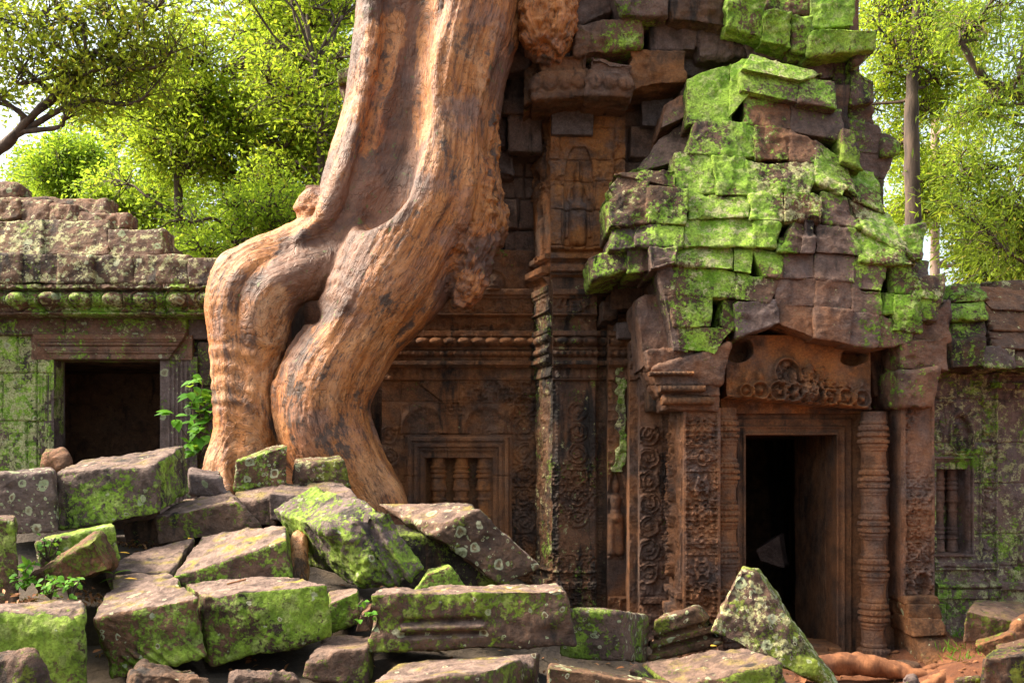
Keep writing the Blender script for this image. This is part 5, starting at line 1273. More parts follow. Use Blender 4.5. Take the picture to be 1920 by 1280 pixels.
F = np.stack([idx[:-1, :-1], idx[:-1, 1:], idx[1:, 1:], idx[1:, :-1]], -1).reshape(-1, 4)
tag(obj("ground", V, F, SOIL), kind="structure")

# roots on the ground by the door
def ground_root(label, pts, seed):
    W = np.array([list(P(a, b, c)) + [r / FPX * c] for a, b, c, r in spline(np.array(pts, float), 10)])
    V, F = tube(W[:, :3], W[:, 3], 16, seed, .025)
    V = V + vnormals(V, F) * ((fbm(V, 22, 3) * .008 + ridged(V * np.array([.35, 1, 1]), 26, 2) * .006))[:, None]
    tag(obj("tree_root", V, F, ROOTB, base=W[0, :3]), label, "tree root", "roots on the ground")
ground_root("thick orange root lying across the doorstep", [(1500, 1258, 8.2, 20), (1560, 1244, 8.3, 20), (1620, 1246, 8.3, 20), (1680, 1256, 8.25, 17), (1730, 1268, 8.2, 11), (1780, 1262, 8.3, 9)], 1)
ground_root("thinner knotted root running below the right pillar base", [(1690, 1266, 8.25, 8), (1740, 1258, 8.3, 10), (1780, 1246, 8.4, 11), (1822, 1252, 8.4, 9), (1850, 1240, 8.5, 7)], 2)
ground_root("pale root branching towards the small grey stone", [(1730, 1290, 7.8, 12), (1775, 1270, 8.0, 13), (1820, 1262, 8.1, 10), (1856, 1240, 8.3, 10)], 3)

# ------------------------------------------------------------------ small plants, fallen leaves, twig
def leaf_patch(c, d, up, L, W, n=5, droop=.25):
    d = d / np.linalg.norm(d); s = np.cross(d, up); s /= max(np.linalg.norm(s), 1e-6); nn = np.cross(s, d)
    t = np.linspace(0, 1, n + 1); w = W * np.sin(pi * np.clip(t, .0, 1) ** .8) * .5
    mid = c + d * (t * L)[:, None] - nn * (droop * L * t ** 2)[:, None]
    l = mid + s * w[:, None] + nn * (w * .25)[:, None]; r = mid - s * w[:, None] + nn * (w * .25)[:, None]
    V = np.stack([l, mid, r], 1).reshape(-1, 3)
    F = []
    for i in range(n):
        a = i * 3
        F += [(a, a + 1, a + 4, a + 3), (a + 1, a + 2, a + 5, a + 4)]
    return V, np.array(F)
def plant(name, label, cat, base, spots, L, W, seed, group=None):
    r = np.random.default_rng(seed)
    th = thing(name, base, label, cat, group)
    LV, SV = [], []
    for p in spots:
        st = spline([base, base * .4 + p * .6 + np.array([r.normal(0, .02), -.03, .02]), p], 5)
        SV.append(tube(st, np.full(len(st), .004), 5))
        for k in range(4 if L < .1 else 3):
            q = st[-1 - k] + r.normal(0, .012, 3)
            d = np.array([r.normal(0, 1), -abs(r.normal(.5, .4)), r.normal(-.1, .5)])
            LV.append(leaf_patch(q, d, np.array([0, -.5, 1.0]), L * r.uniform(.6, 1.15), W * r.uniform(.7, 1.1)))
    obj("leaves", *join(LV), LEAF_PLANT, th); obj("stem", *join(SV), TWIG, th)
r = np.random.default_rng(11)
vb = P(374, 858, 9.75)
plant("climbing_plant", "bright green leafy creeper between the window jamb and the left root", "plant", vb,
      [P(r.uniform(352, 400), yy, r.uniform(9.55, 9.75)) for yy in np.linspace(705, 850, 24)] + [P(330, 778, 9.5), P(322, 776, 9.45), P(404, 745, 9.6), P(402, 735, 9.6)], .15, .085, 12)
for lb, cx, cy, Y, n, L in (("small leafy seedling left of the dark wedge bar", 48, 1085, 6.35, 9, .06), ("round leaved seedling in front of the dark wedge bar", 95, 1100, 6.2, 8, .055), ("tiny herb cluster under the dark wedge bar", 132, 1108, 6.2, 6, .045),
                            ("pale flowering seedling on the mossy block", 90, 1030, 6.6, 6, .04), ("tiny weed by the grooved block left end", 690, 1150, 5.85, 4, .04)):
    b = P(cx, cy + 22, Y)
    plant("seedling", lb, "plant", b, [P(cx + r.normal(0, 13), cy + r.uniform(-28, 12), Y - r.uniform(0, .15)) for _ in range(n)], L, L * .7, int(cx), "weeds in the rubble")
b = P(214, 1084, 6.85)
th = thing("seedling", b, "two leaved sprout standing on the tan slabs", "plant", "weeds in the rubble")
obj("leaves", *join([leaf_patch(b + np.array([0, 0, .03]), np.array([1, -.2, .5]), np.array([0, 0, 1.]), .13, .05), leaf_patch(b + np.array([0, 0, .03]), np.array([-1, -.3, .45]), np.array([0, 0, 1.]), .12, .05), leaf_patch(b, np.array([-1, -.6, -.05]), np.array([0, 0, 1.]), .10, .04)]), LEAF_PLANT, th)
obj("stem", *tube([b - np.array([0, 0, .03]), b + np.array([0, 0, .035])], [.005, .004], 6), TWIG, th)
for lb, cx, cy, Y, n in (("grass tuft at the right pillar base", 1790, 1206, 8.7, 30), ("grass tuft beside the thin leaning slab", 1816, 1226, 8.3, 34), ("small grass tuft on the soil under the gallery wall", 1798, 1180, 9.2, 24)):
    b = P(cx, cy + 14, Y); LV = []
    for k in range(n):
        d = np.array([r.normal(0, .6), r.normal(-.2, .4), 1.0]); LV.append(leaf_patch(b + np.array([r.normal(0, .07), r.normal(0, .05), -.01]), d, np.array([r.normal(), -1, .1]), r.uniform(.05, .13), .008, 4, .5))
    V, F = join(LV); tag(obj("grass_tuft", V, F, LEAF_PLANT, base=b), lb, "grass", "grass tufts")
def fallen_leaf(lb, cx, cy, Y, L, W, ang, mt, z=.015):
    b = P(cx, cy, Y) + np.array([0, 0, z])
    V, F = leaf_patch(b, np.array([cos(ang), sin(ang), .06]), np.array([0, -.15, 1.]), L, W, 6, .12)
    tag(obj("fallen_leaf", V, F, mt, base=b), lb, "leaf", "fallen leaves")
fallen_leaf("long olive brown leaf lying on the tilted tan slab", 388, 1041, 7.2, .15, .04, .1, LEAF_FALLEN, .03)
fallen_leaf("yellow leaf on the broad tan top of the chiselled block", 232, 1093, 6.6, .09, .03, .2, LEAF_FALLEN, .03)
fallen_leaf("yellow leaf on the edge of the flat grey slab", 222, 1043, 7.5, .09, .03, -.1, LEAF_FALLEN, .03)
fallen_leaf("small yellow leaf where the two tan slabs meet", 352, 1017, 7.5, .05, .03, .9, LEAF_FALLEN, .03)
fallen_leaf("orange leaf on the flat sandy slab", 1332, 1221, 6.2, .05, .03, .4, LEAF_FALLEN, .035)
tag(obj("twig", *tube(spline([P(426, 1103, 6.45) + [0, 0, .03], P(445, 1098, 6.5) + [0, 0, .03], P(461, 1094, 6.5) + [0, 0, .03]], 4), np.full(9, .006), 7, 1, .003), LEAF_DRY, base=P(445, 1098, 6.5)), "short red brown twig on the chipped tan top", "twig")
LV = []
for k in range(900):
    if k % 3: x, y = r.uniform(-3.6, 1.4), r.uniform(5.4, 9.0)
    else: x, y = r.uniform(1.5, 4.4), r.uniform(7.0, 9.2)
    b = np.array([x, y, float(ground_z(x, y)) + .02]); d = np.array([r.normal(), r.normal(), r.normal(0, .25)])
    LV.append(leaf_patch(b, d, np.array([r.normal(0, .4), r.normal(0, .4), 1.]), r.uniform(.03, .075), r.uniform(.015, .03), 3, .4))
for k in range(150):
    cx, cy, sx, sy, Y = ((55, 1124, 26, 7, 6.2), (160, 1118, 16, 7, 6.6), (250, 1022, 22, 8, 7.9))[k % 3]
    b = P(cx + r.normal(0, sx), cy + r.normal(0, sy), Y); d = np.array([r.normal(), r.normal(), r.normal(0, .3)])
    LV.append(leaf_patch(b, d, np.array([r.normal(0, .4), r.normal(0, .4), 1.]), r.uniform(.03, .07), r.uniform(.015, .03), 3, .4))
tag(obj("leaf_litter", *join(LV), LEAF_DRY), kind="stuff")
# ------------------------------------------------------------------ the great tree and its roots
def chain(pts, n=5):
    q = np.array(pts, float)
    S = spline(q, n)
    W = np.array([list(P(a, b, c)) + [r / FPX * c] for a, b, c, r in S])
    return W
CH = {
 "trunk": [
  ([(770, -700, 10.6, 85), (740, -300, 10.35, 85), (746, 0, 10.22, 62), (728, 150, 10.18, 60), (704, 260, 10.12, 56), (672, 345, 10.02, 50), (652, 410, 9.95, 46), (600, 462, 9.86, 46), (530, 500, 9.8, 48)], .14),
  ([(900, -700, 10.4, 120), (880, -300, 10.2, 105), (876, 0, 10.0, 88), (848, 120, 9.92, 80), (836, 220, 9.86, 78), (822, 330, 9.8, 84), (792, 420, 9.72, 90)], .14),
  ([(810, -700, 10.6, 140), (805, -300, 10.4, 125), (800, 100, 10.32, 108), (770, 250, 10.24, 96), (740, 360, 10.14, 86), (690, 445, 10.0, 74), (630, 490, 9.9, 56)], .12),
  ([(960, -60, 10.0, 30), (914, 60, 9.96, 36), (880, 160, 9.86, 34), (878, 300, 9.74, 34), (884, 400, 9.68, 36), (872, 462, 9.68, 36), (850, 515, 9.72, 32)], .06),
  ([(908, 330, 9.9, 16), (918, 410, 9.82, 20), (912, 455, 9.8, 18)], .04),
  ([(878, 470, 9.62, 26), (880, 505, 9.66, 26), (870, 530, 9.7, 20)], .04),
  ([(580, 392, 9.80, 22), (602, 392, 9.80, 32), (640, 392, 9.84, 34)], .06), ([(640, 395, 9.7, 14), (618, 420, 9.68, 16)], .03),
  # cords standing out on the surface
  ([(705, -100, 9.86, 16), (700, 60, 9.78, 16), (672, 230, 9.74, 15), (640, 330, 9.66, 15), (612, 408, 9.6, 15), (560, 455, 9.55, 14)], .06),
  ([(812, -100, 9.62, 18), (800, 100, 9.56, 18), (790, 240, 9.5, 20), (775, 330, 9.42, 20), (742, 420, 9.34, 20)], .07),
  ([(760, -100, 9.86, 14), (756, 60, 9.82, 14), (738, 180, 9.8, 12), (720, 300, 9.84, 12)], .06),
  ([(940, -60, 9.72, 14), (918, 90, 9.62, 15), (882, 220, 9.52, 13), (872, 330, 9.44, 13), (862, 420, 9.36, 12)], .05),
  ([(892, 180, 9.62, 10), (894, 330, 9.52, 10), (890, 430, 9.46, 10)], .03),
  ([(908, 280, 9.8, 10), (930, 380, 9.72, 10), (908, 470, 9.6, 9)], .03),
 ],
 "left_root": [
  ([(580, 466, 9.84, 48), (512, 492, 9.76, 46), (462, 530, 9.7, 54), (440, 585, 9.66, 46), (447, 650, 9.6, 44), (452, 730, 9.55, 42), (450, 810, 9.5, 42), (424, 870, 9.42, 32), (402, 912, 9.34, 20)], .08),
  ([(640, 500, 9.74, 56), (566, 516, 9.62, 44), (512, 556, 9.56, 42), (492, 620, 9.54, 38), (484, 700, 9.5, 30), (482, 790, 9.46, 36), (470, 860, 9.44, 34), (445, 905, 9.38, 18)], .08),
  ([(440, 500, 9.62, 30), (428, 560, 9.58, 32), (432, 640, 9.54, 30)], .07),
  ([(560, 500, 9.52, 14), (500, 520, 9.47, 14), (470, 560, 9.44, 12)], .05),
  ([(428, 850, 9.3, 14), (420, 890, 9.22, 12), (432, 930, 9.12, 10)], .04),
 ],
 "right_root": [
  ([(796, 415, 9.72, 90), (764, 470, 9.68, 96), (716, 545, 9.62, 94), (682, 606, 9.58, 74), (636, 680, 9.55, 80), (604, 750, 9.52, 78), (612, 820, 9.5, 78), (648, 880, 9.46, 66), (690, 940, 9.42, 56), (710, 990, 9.4, 45)], .10),
  ([(836, 470, 9.68, 46), (790, 535, 9.62, 44), (728, 600, 9.58, 38), (684, 660, 9.56, 32), (655, 720, 9.54, 36)], .07),
  ([(668, 640, 9.62, 46), (584, 705, 9.58, 46), (556, 770, 9.56, 36), (556, 850, 9.54, 36), (560, 930, 9.5, 34)], .07),
  ([(660, 860, 9.4, 40), (712, 915, 9.3, 24), (738, 950, 9.22, 15)], .06),
  ([(700, 470, 9.52, 30), (660, 555, 9.44, 20), (622, 640, 9.36, 20), (590, 730, 9.34, 20)], .07),
  ([(640, 930, 9.3, 40), (615, 975, 9.15, 30)], .05),
 ],
 "hanging_root": [
  ([(902, 210, 9.86, 13), (914, 330, 9.78, 16), (930, 410, 9.74, 20), (922, 455, 9.76, 14)], .03), ([(900, 300, 9.62, 16), (912, 420, 9.52, 20), (902, 500, 9.52, 20), (888, 545, 9.56, 16)], .03),
  ([(882, 380, 9.56, 16), (890, 470, 9.48, 24), (882, 530, 9.5, 26), (868, 560, 9.56, 16)], .03), ([(860, 400, 9.48, 12), (862, 470, 9.5, 18), (850, 530, 9.58, 18)], .04), ([(906, 470, 9.66, 14), (900, 530, 9.7, 12)], .02),
  ([(1040, -500, 10.2, 60), (1036, -200, 10.05, 52), (1032, 0, 10.0, 46), (1030, 60, 9.96, 42), (1024, 92, 9.95, 22)], .06),
  ([(1005, -100, 9.85, 20), (1004, 40, 9.8, 20), (1000, 85, 9.82, 16)], .04), ([(1050, -100, 9.8, 18), (1052, 40, 9.76, 17), (1046, 90, 9.8, 12)], .04),
 ],
}
CUTS = [([(842, 395, 9.22, 9), (836, 430, 9.2, 13), (824, 480, 9.2, 8)], .03), ([(776, 0, 9.58, 8), (764, 130, 9.52, 15), (746, 250, 9.46, 23), (723, 350, 9.40, 27), (704, 398, 9.38, 18)], .26),
        ([(583, 588, 9.1, 14), (583, 590, 9.5, 20), (580, 592, 10.3, 24)], .05), ([(575, 600, 9.3, 10), (548, 650, 9.32, 8), (522, 710, 9.34, 6)], .03),
        ([(545, 545, 9.3, 7), (530, 640, 9.25, 6), (515, 720, 9.2, 8), (512, 840, 9.2, 8)], .04), ([(866, 130, 9.35, 8), (860, 240, 9.3, 8), (850, 330, 9.26, 7)], .07),
        ([(948, 20, 9.5, 14), (930, 130, 9.5, 9)], .06)]
VX = 0.0135
lo = np.array([-3.15, 8.85, -0.25]); hi = np.array([0.95, 11.2, 7.4])
dim = np.ceil((hi - lo) / VX).astype(int)
WHO = np.zeros(tuple(dim), np.int8)
BEST = np.full(tuple(dim), 9.0, np.float32)
def stamp(S, W, k, who, cut=False):
    for a, b in zip(W[:-1], W[1:]):
        r = max(a[3], b[3]); m = r * 0.5 + k + 0.06 + r * .2
        p0 = np.minimum(a[:3], b[:3]) - r - m; p1 = np.maximum(a[:3], b[:3]) + r + m
        i0 = np.clip(((p0 - lo) / VX).astype(int), 0, dim); i1 = np.clip(((p1 - lo) / VX).astype(int) + 2, 0, dim)
        if (i1 <= i0).any(): continue
        g = [((np.arange(i0[d], i1[d]) * VX + lo[d]) - a[d]).astype(np.float32) for d in range(3)]
        X, Yy, Z = g[0][:, None, None], g[1][None, :, None], g[2][None, None, :]
        d = (b[:3] - a[:3]).astype(np.float32); L = np.float32(d @ d + 1e-9)
        t = np.clip((X * d[0] + Yy * d[1] + Z * d[2]) / L, 0, 1)
        D = np.sqrt((X - t * d[0]) ** 2 + (Yy - t * d[1]) ** 2 + (Z - t * d[2]) ** 2) - (np.float32(a[3]) + np.float32(b[3] - a[3]) * t)
        sl = tuple(slice(i0[q], i1[q]) for q in range(3))
        cur = S[sl]; k = np.float32(k)
        if cut:
            h = np.clip(k - np.abs(cur + D), 0, None) / k
            S[sl] = np.maximum(cur, -D) + h * h * k * np.float32(.25)
        else:
            h = np.clip(k - np.abs(cur - D), 0, None) / k
            S[sl] = np.minimum(cur, D) - h * h * k * np.float32(.25)
            bb = BEST[sl]; w = WHO[sl]; mm = D < bb
            w[mm] = who; bb[mm] = D[mm]
NAMES = list(CH)
MAIN = {"trunk": (0, 1, 2), "left_root": (0, 1), "right_root": (0, 2), "hanging_root": (5,)}
FL = []
ST = np.full(tuple(dim), 1.0, np.float32)
for wi, nm in enumerate(NAMES):
    if wi in (0, 3):
        for pts, k in CH[nm]: stamp(ST, chain(pts), k, wi)
SL = ST.copy()
for pts, k in CH["left_root"]: stamp(SL, chain(pts), k, 1)
for pts, k in CH["right_root"]: stamp(ST, chain(pts), k, 2)
kk_ = np.float32(.025)
for i in range(0, dim[0], 40):
    a_, b_ = ST[i:i + 40], SL[i:i + 40]
    h_ = np.clip(kk_ - np.abs(a_ - b_), 0, None) / kk_
    ST[i:i + 40] = np.minimum(a_, b_) - h_ * h_ * kk_ * np.float32(.25)
del SL
for nm in NAMES:
    for j in MAIN[nm]:
        W = chain(CH[nm][j][0], 8)
        dd = np.gradient(W[:, :3], axis=0); ln = np.linalg.norm(dd, axis=1, keepdims=True); dd /= np.maximum(ln, 1e-9)
        s_ = np.concatenate([[0], np.cumsum(np.linalg.norm(np.diff(W[:, :3], axis=0), axis=1))])
        if nm in ("left_root", "right_root"):
            q = np.concatenate(FL); s_ = s_ + q[np.argmin(((q[:, :3] - W[0, :3]) ** 2).sum(1)), 7]
        FL.append(np.concatenate([W, dd, s_[:, None]], 1))
for pts, k in CUTS: stamp(ST, chain(pts), k, 0, True)
V, F = surface_nets(ST, lo, VX)
ix = tuple(np.clip(np.round((V - lo) / VX).astype(int), 0, dim - 1).T)
who = WHO[ix].copy()
del ST, BEST, WHO
for it in range(2):                          # light smoothing
    A = np.zeros_like(V); c = np.zeros(len(V))
    for a, b in ((0, 1), (1, 2), (2, 3), (3, 0)):
        np.add.at(A, F[:, a], V[F[:, b]]); np.add.at(A, F[:, b], V[F[:, a]])
        np.add.at(c, F[:, a], 1); np.add.at(c, F[:, b], 1)
    V = V * .5 + .5 * A / c[:, None]
# fibre coordinates: two across the grain, one along it
FLc = np.concatenate(FL)
grainc = np.empty_like(V)
for i in range(0, len(V), 20000):
    q = V[i:i + 20000]
    d2 = ((q[:, None, :] - FLc[None, :, :3]) ** 2).sum(-1) / (FLc[None, :, 3] ** 2 + .002)
    w = 1 / (d2 + .05) ** 4; w /= w.sum(1, keepdims=True)
    C_ = w @ FLc[:, :3]; T_ = w @ FLc[:, 4:7]; T_ /= np.maximum(np.linalg.norm(T_, axis=1, keepdims=True), 1e-6)
    A_ = np.cross(T_, np.array([0, 1.0, 0])); A_ /= np.maximum(np.linalg.norm(A_, axis=1, keepdims=True), 1e-6)
    B_ = np.cross(T_, A_); rel = q - C_
    grainc[i:i + 20000] = np.stack([(rel * A_).sum(1), (rel * B_).sum(1), w @ FLc[:, 7] + (rel * T_).sum(1)], -1)
N = vnormals(V, F)
gc = grainc + .03 * np.stack([fbm(V, 2.5, 2), fbm(V + 9, 2.5, 2), 0 * V[:, 0]], -1)
g0 = fbm(gc * np.array([4.5, 4.5, .35]), 1.0, 2); g1 = fbm(gc * np.array([13, 13, .8]) + 5, 1.0, 3); g2 = ridged(gc * np.array([30, 30, 4.5]) + 11, 1.0, 2)
disp = g0 * .045 + g1 * .014 + g2 * .004 + fbm(V, 1.6, 2) * .045 + fbm(V, 30, 2) * .005
# wrinkles where the roots bend
wr = sstep(.1, .45, fbm(V + 21, 1.4, 2)) * ((who == 1) | (who == 2))
disp += wr * .006 * np.sin(grainc[:, 2] * 42 + 5 * fbm(V, 2.4, 2))
# shaggy fibrous right side
shag = sstep(-1.0, -.45, V[:, 0] + .35 * fbm(V + 3, 1.3, 2)) * (V[:, 2] > 2.9)
disp += shag * ridged(gc * np.array([20, 20, 1.2]) + 31, 1.0, 2) * .018
bot = (who == 0) & (V[:, 2] < zof(450, 9.7)) & (V[:, 0] > xof(835, 9.7))
disp += np.where(bot | (who == 3), fbm(V, 15, 3) * .05, 0)
V = V + N * disp[:, None]
N = vnormals(V, F)
groovec = chain([(775, 20, 9.75, 9), (764, 110, 9.75, 17), (752, 190, 9.75, 26), (742, 270, 9.7, 40), (724, 350, 9.62, 36), (706, 405, 9.55, 18)], 6)
dw = np.min(np.linalg.norm(V[:, None, (0, 2)] - groovec[None, :, (0, 2)], axis=2) / groovec[None, :, 3], axis=1)
wet = (np.clip(1.5 - dw, 0, 1) + 1.0 * sstep(.12, .42, fbm(V + 40, 1.1, 2))).astype(np.float32)  # bark tone darkened along the trunk groove, plus scattered noise patches
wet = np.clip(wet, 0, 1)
tree = thing("strangler_tree", P(600, 930, 9.5), "huge pale orange tree trunk whose thick roots grip the temple roof", "tree")
# every face belongs to exactly one part
cnt = np.stack([(who[F] == i).sum(1) for i in range(4)], -1); fw = cnt.argmax(1)
def part2(i, name, **pr):
    f_ = F[fw == i]; used = np.unique(f_); mp = -np.ones(len(V), np.int64); mp[used] = np.arange(len(used))
    o = obj(name, V[used], mp[f_], BARK, tree, pr, True, None, N[used])
    fa = o.data.attributes.new("flow", 'FLOAT_VECTOR', 'POINT')
    fa.data.foreach_set("vector", grainc[used].astype(np.float32).ravel())
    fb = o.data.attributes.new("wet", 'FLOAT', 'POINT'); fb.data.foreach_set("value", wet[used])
    return o
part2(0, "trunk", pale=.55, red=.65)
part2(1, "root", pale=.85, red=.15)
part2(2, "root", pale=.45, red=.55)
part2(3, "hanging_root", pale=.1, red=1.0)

# the stretch of root that shows again between the fallen slabs
W = chain([(640, 1010, 8.6, 26), (600, 1000, 7.9, 22), (566, 1008, 7.45, 17), (560, 1045, 7.3, 19), (561, 1100, 7.2, 19)], 8)
V, F = tube(W[:, :3], W[:, 3], 24)
V = V + vnormals(V, F) * (fbm(V, 9, 3) * .02 + fbm(V * np.array([1, 1, .3]), 40, 2) * .006)[:, None]
o = obj("root", V, F, BARK, tree, dict(pale=1.0, red=.1))
fa = o.data.attributes.new("flow", 'FLOAT_VECTOR', 'POINT'); fa.data.foreach_set("vector", (V - V[0]).astype(np.float32).ravel())
fb = o.data.attributes.new("wet", 'FLOAT', 'POINT')
# ------------------------------------------------------------------ the forest behind
def make_leaves(C, D, L, W, r):
    """C centres, D directions; folded diamond leaves (two quads each sharing the midrib collapse to one quad)"""
    n = len(C)
    D = D / np.maximum(np.linalg.norm(D, axis=1, keepdims=True), 1e-9)
    R_ = r.normal(size=(n, 3)); S_ = np.cross(D, R_); S_ /= np.maximum(np.linalg.norm(S_, axis=1, keepdims=True), 1e-9)
    l = (L * r.uniform(.4, 1.35, n))[:, None]; w = (W * r.uniform(.6, 1.2, n))[:, None]
    nn = np.cross(S_, D)
    a = C; b = C + D * l * .45 + S_ * w * .5 + nn * w * .15; c = C + D * l; d = C + D * l * .45 - S_ * w * .5 + nn * w * .15
    V = np.stack([a, b, c, d], 1).reshape(-1, 3)
    F = np.arange(4 * n).reshape(n, 4)
    return V, F

def tree(name, label, trunk_pts, clumps, leafmat, woodmat, L, W, per, seed, group="trees behind the temple", hang=0.0, branch_r=.035, twigs=20, spread=.13):
    """trunk_pts: (px, py, Y, r m); clumps: (px, py, Y, R metres)"""
    r = np.random.default_rng(seed)
    tp = np.array([list(P(a, b, c)) + [q] for a, b, c, q in trunk_pts])
    sp = spline(tp, 6)
    th = thing(name, sp[0, :3], label, "tree", group)
    wood = [tube(sp[:, :3], sp[:, 3], 10, seed, .03)]
    LC, LD = [], []
    for (cx, cy, cY, R) in clumps:
        c = P(cx, cy, cY)
        # limb from the trunk: leave it below the clump
        dist = np.linalg.norm(sp[:, :3] - c, axis=1) + np.where(sp[:, 2] > c[2] - .25 * np.abs(c[0] - sp[:, 0]), 2.0, 0)
        i = int(np.argmin(dist)); s = sp[i, :3]; r0 = min(branch_r * (1 + .25 * np.linalg.norm(c - s)), sp[i, 3] * .7)
        m1 = s + (c - s) * .4 + r.normal(0, .12, 3) + np.array([0, 0, .10]) * np.linalg.norm(c - s) * .4
        m2 = s + (c - s) * .75 + r.normal(0, .12, 3)
        limb = spline([s, m1, m2, c], 5)
        wood.append(tube(limb, np.linspace(r0, .012, len(limb)), 6, seed, .01))
        for k in range(twigs):
            v = r.normal(size=3); v /= np.linalg.norm(v); v[2] = v[2] * .75
            st = limb[r.integers(len(limb) // 2, len(limb))]
            e = c + v * R * r.uniform(.5, 1.45) - np.array([0, 0, hang * R])
            mid = (st + e) / 2 + r.normal(0, .1 * R, 3) + np.array([0, 0, .12 * R])
            tw = spline([st, mid, e], 4)
            wood.append(tube(tw, np.linspace(.011, .003, len(tw)), 3))
            m = max(3, int(per * .85 / twigs * r.uniform(.4, 1.6)))
            t = r.uniform(.25, 1.0, m) ** .8 * (len(tw) - 1.001); i0 = t.astype(int); fr = (t - i0)[:, None]
            q = tw[i0] * (1 - fr) + tw[i0 + 1] * fr + r.normal(0, spread, (m, 3)) * np.array([1, 1, .8])
            dd = (tw[-1] - tw[0]) / np.linalg.norm(tw[-1] - tw[0]) + r.normal(0, .8, (m, 3)) + np.array([0, 0, -.25 - 1.6 * hang])
            LC.append(q); LD.append(dd)
    obj("trunk", *join(wood), woodmat, th)
    obj("crown", *make_leaves(np.concatenate(LC), np.concatenate(LD), L, W, r), leafmat, th, smooth=False)
    return th

r = np.random.default_rng(5)
def scatter(n, x0, y0, x1, y1, Y0, Y1, R0, R1):
    return [(r.uniform(x0, x1), r.uniform(y0, y1), r.uniform(Y0, Y1), r.uniform(R0, R1)) for _ in range(n)]
# far left: dark olive crown with bare leaning limbs
tree("broadleaf_tree", "dark olive crown on bare forked limbs leaning in at the far left", [(-60, 1000, 14, .2), (-70, 600, 14, .16), (-40, 340, 14, .10), (20, 260, 13.8, .07), (90, 190, 13.6, .055), (160, 120, 13.5, .045), (250, 40, 13.4, .035), (300, -60, 13.4, .03), (310, -140, 13.4, .015)],
     [(20, 40, 13.5, .6), (80, 20, 13.2, .6), (60, 100, 13.4, .55), (140, 60, 13.4, .6), (120, 150, 13.5, .5), (200, 30, 13.2, .6), (190, 120, 13.2, .5), (240, 150, 13.4, .45), (260, 70, 13.1, .6), (300, 20, 13.0, .6), (330, 80, 13.0, .5), (-30, 120, 13.5, .6), (10, 180, 13.8, .35), (170, 180, 13.3, .4), (300, 150, 13.2, .45), (-40, 20, 13.5, .7), (120, -60, 13.4, .8), (250, -60, 13.2, .8), (370, -30, 13, .6), (0, -80, 13.4, .8)],
     LEAF_OLIVE, TWIG, .095, .045, 620, 21, branch_r=.03)
tree("broadleaf_tree", "lime green airy tree with thin dark stems filling the space left of the trunk", [(470, 1000, 16, .16), (468, 700, 16, .14), (462, 480, 16, .10), (458, 350, 16, .075), (455, 250, 16, .06), (428, 190, 16, .04), (415, 140, 16, .02)],
     scatter(18, 300, 120, 640, 260, 15, 17, .5, .75) + scatter(16, 330, 260, 640, 400, 15, 17, .5, .7) + scatter(9, 480, 10, 670, 130, 15.5, 17.5, .5, .75) + scatter(8, 270, 120, 390, 300, 15, 16, .4, .6) + scatter(12, 500, -60, 690, 120, 15, 17, .5, .75) + scatter(5, 560, 120, 670, 330, 14.5, 15.5, .45, .6),
     LEAF_LIME, TWIG, .095, .046, 680, 22, branch_r=.026)
tree("broadleaf_tree", "low bright bushy tree just over the gallery roof beside the roots", [(430, 1000, 13.5, .12), (432, 620, 13.5, .10), (440, 500, 13.5, .07), (440, 420, 13.5, .04)],
     scatter(6, 420, 350, 570, 420, 12.8, 14.2, .35, .55) + scatter(10, 310, 395, 560, 480, 12.8, 14.6, .3, .5), LEAF_GREEN, TWIG, .075, .038, 620, 23, branch_r=.02)
tree("broadleaf_tree", "rounded fresh green tree above the broken gallery roof", [(160, 1000, 18, .18), (160, 600, 18, .15), (158, 430, 18, .10), (155, 330, 18, .05)],
     scatter(10, 70, 300, 250, 380, 17, 18.5, .45, .6) + scatter(5, 100, 250, 190, 320, 17.5, 18.2, .4, .55) + scatter(8, 190, 340, 330, 420, 16.5, 17.5, .45, .6), LEAF_GREEN, TWIG, .095, .046, 1000, 24, branch_r=.025)
tree("broadleaf_tree", "pale stemmed yellow green tree far behind the rounded one", [(215, 1000, 23, .2), (212, 600, 23, .18), (208, 380, 23, .12), (215, 260, 23, .07), (220, 190, 23, .05)],
     scatter(16, 130, 150, 330, 280, 22, 24, .6, .9), LEAF_LIME, PALEWOOD, .11, .055, 700, 25, branch_r=.05)
tree("broadleaf_tree", "hazy tall lime tree behind the sunny gap at the top", [(600, 1000, 24, .25), (598, 600, 24, .22), (590, 300, 24, .15), (560, 100, 24, .1), (540, -60, 24, .06)],
     scatter(16, 430, 60, 690, 330, 23, 25, .7, 1.0) + scatter(7, 520, -120, 690, 40, 23, 25, .7, 1.0) + scatter(5, 300, -160, 420, 60, 23, 25, .7, .9), LEAF_LIME, PALEWOOD, .13, .065, 600, 26, branch_r=.05)
tree("broadleaf_tree", "dense green thicket tree low behind the gallery roof", [(300, 1000, 21, .2), (300, 600, 21, .15), (300, 450, 21, .08)],
     scatter(30, 40, 350, 640, 490, 20, 22, .6, .9), LEAF_DEEP, TWIG, .11, .055, 800, 27, branch_r=.04)
tree("broadleaf_tree", "sunlit yellow green tree close behind the left edge of the trunk", [(600, 1000, 14.5, .12), (602, 600, 14.5, .10), (606, 380, 14.5, .07), (600, 250, 14.5, .05), (590, 120, 14.5, .03)],
     scatter(22, 500, -40, 680, 330, 13.8, 15.5, .4, .6) + scatter(8, 470, 300, 640, 430, 13.8, 15, .35, .5) + scatter(4, 440, -120, 560, 0, 14, 15, .4, .55), LEAF_LIME, TWIG, .085, .042, 430, 28, branch_r=.02)
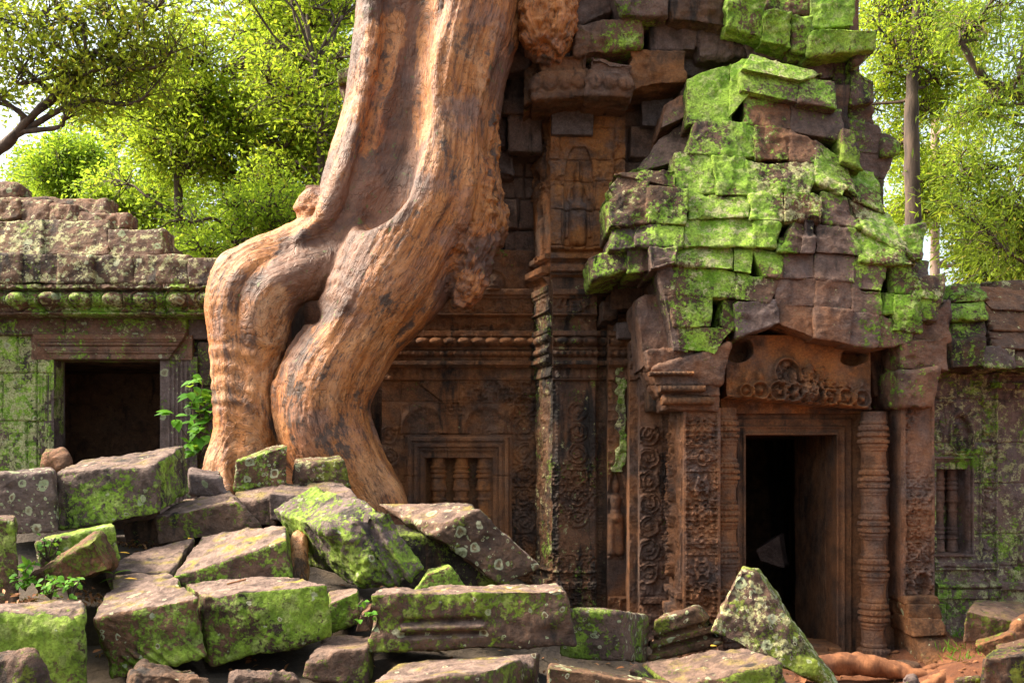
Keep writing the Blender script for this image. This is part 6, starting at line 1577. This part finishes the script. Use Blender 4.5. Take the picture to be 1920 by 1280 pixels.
tree("broadleaf_tree", "mid green tree between the dark olive crown and the sunny gap", [(330, 1000, 15.5, .12), (332, 600, 15.5, .10), (335, 400, 15.5, .07), (330, 250, 15.5, .05), (320, 130, 15.5, .03)],
     scatter(16, 230, 60, 390, 250, 14.8, 16, .4, .6) + scatter(8, 200, 200, 420, 350, 14.8, 16, .4, .55), LEAF_LIME, TWIG, .085, .042, 400, 29, branch_r=.02)
# right side
tree("tall_tree", "tall tree with a straight reddish trunk right of the tower", [(1716, 1000, 16, .15), (1714, 620, 16, .135), (1712, 400, 16, .125), (1709, 240, 16, .115), (1713, 130, 16, .09), (1722, 30, 16, .09), (1720, -120, 16, .07)],
     scatter(12, 1640, 10, 1770, 120, 15.5, 17, .5, .75) + scatter(10, 1640, 110, 1770, 260, 16.2, 17.5, .45, .65) + scatter(10, 1660, 260, 1760, 420, 16.5, 18, .45, .6) + scatter(5, 1650, -120, 1800, 0, 16, 17, .6, .8), LEAF_LIME, TWIG, .085, .04, 750, 31, branch_r=.03)
tree("weeping_tree", "drooping narrow leaved tree hanging in from the right picture edge", [(2010, 1000, 14, .2), (2000, 600, 14, .18), (1980, 330, 14, .14), (1940, 200, 14, .1), (1850, 150, 13.8, .06), (1800, 80, 13.7, .04)],
     scatter(9, 1780, 150, 1950, 330, 13, 14.5, .35, .5) + scatter(9, 1790, 330, 1950, 500, 13, 14.5, .35, .5) + scatter(7, 1800, -30, 1960, 150, 13.2, 14.5, .4, .55) + scatter(6, 1950, 0, 2100, 450, 13, 15, .6, .8), LEAF_DEEP, TWIG, .13, .028, 560, 32, hang=.22, spread=.16, branch_r=.022)
tree("slender_tree", "slender pale stemmed tree behind the weeping branches", [(1756, 1000, 21, .11), (1754, 600, 21, .1), (1752, 330, 21, .09), (1755, 120, 21, .07), (1760, -60, 21, .05)],
     scatter(16, 1700, 130, 1860, 480, 20, 22, .6, .85) + scatter(6, 1730, -60, 1850, 120, 20, 22, .6, .8), LEAF_LIME, PALEWOOD, .11, .05, 600, 33, branch_r=.04)
tree("broadleaf_tree", "dark green tree low behind the right gallery roof", [(1890, 1000, 17, .15), (1890, 600, 17, .12), (1885, 470, 17, .07)],
     scatter(20, 1760, 410, 2010, 540, 16, 18, .45, .65), LEAF_DEEP, TWIG, .10, .045, 800, 34, branch_r=.03)

# the far wood that closes every gap low down
rr = np.random.default_rng(77); nC = 260
cxs = rr.uniform(-46, 46, nC); cys = 38 + rr.uniform(-4, 6, nC) - .006 * cxs ** 2; czs = rr.uniform(0.5, 6.5, nC) * rr.uniform(.5, 1, nC)
k = rr.integers(0, nC, 42000); v = rr.normal(size=(42000, 3)); v /= np.linalg.norm(v, axis=1, keepdims=True)
C_ = np.stack([cxs, cys, czs], -1)[k] + v * (rr.uniform(.5, 1, 42000) ** .5 * 1.7)[:, None]
tag(obj("far_forest", *make_leaves(C_, v + rr.normal(0, .6, v.shape), .34, .17, rr), LEAF_DEEP, smooth=False), kind="stuff")
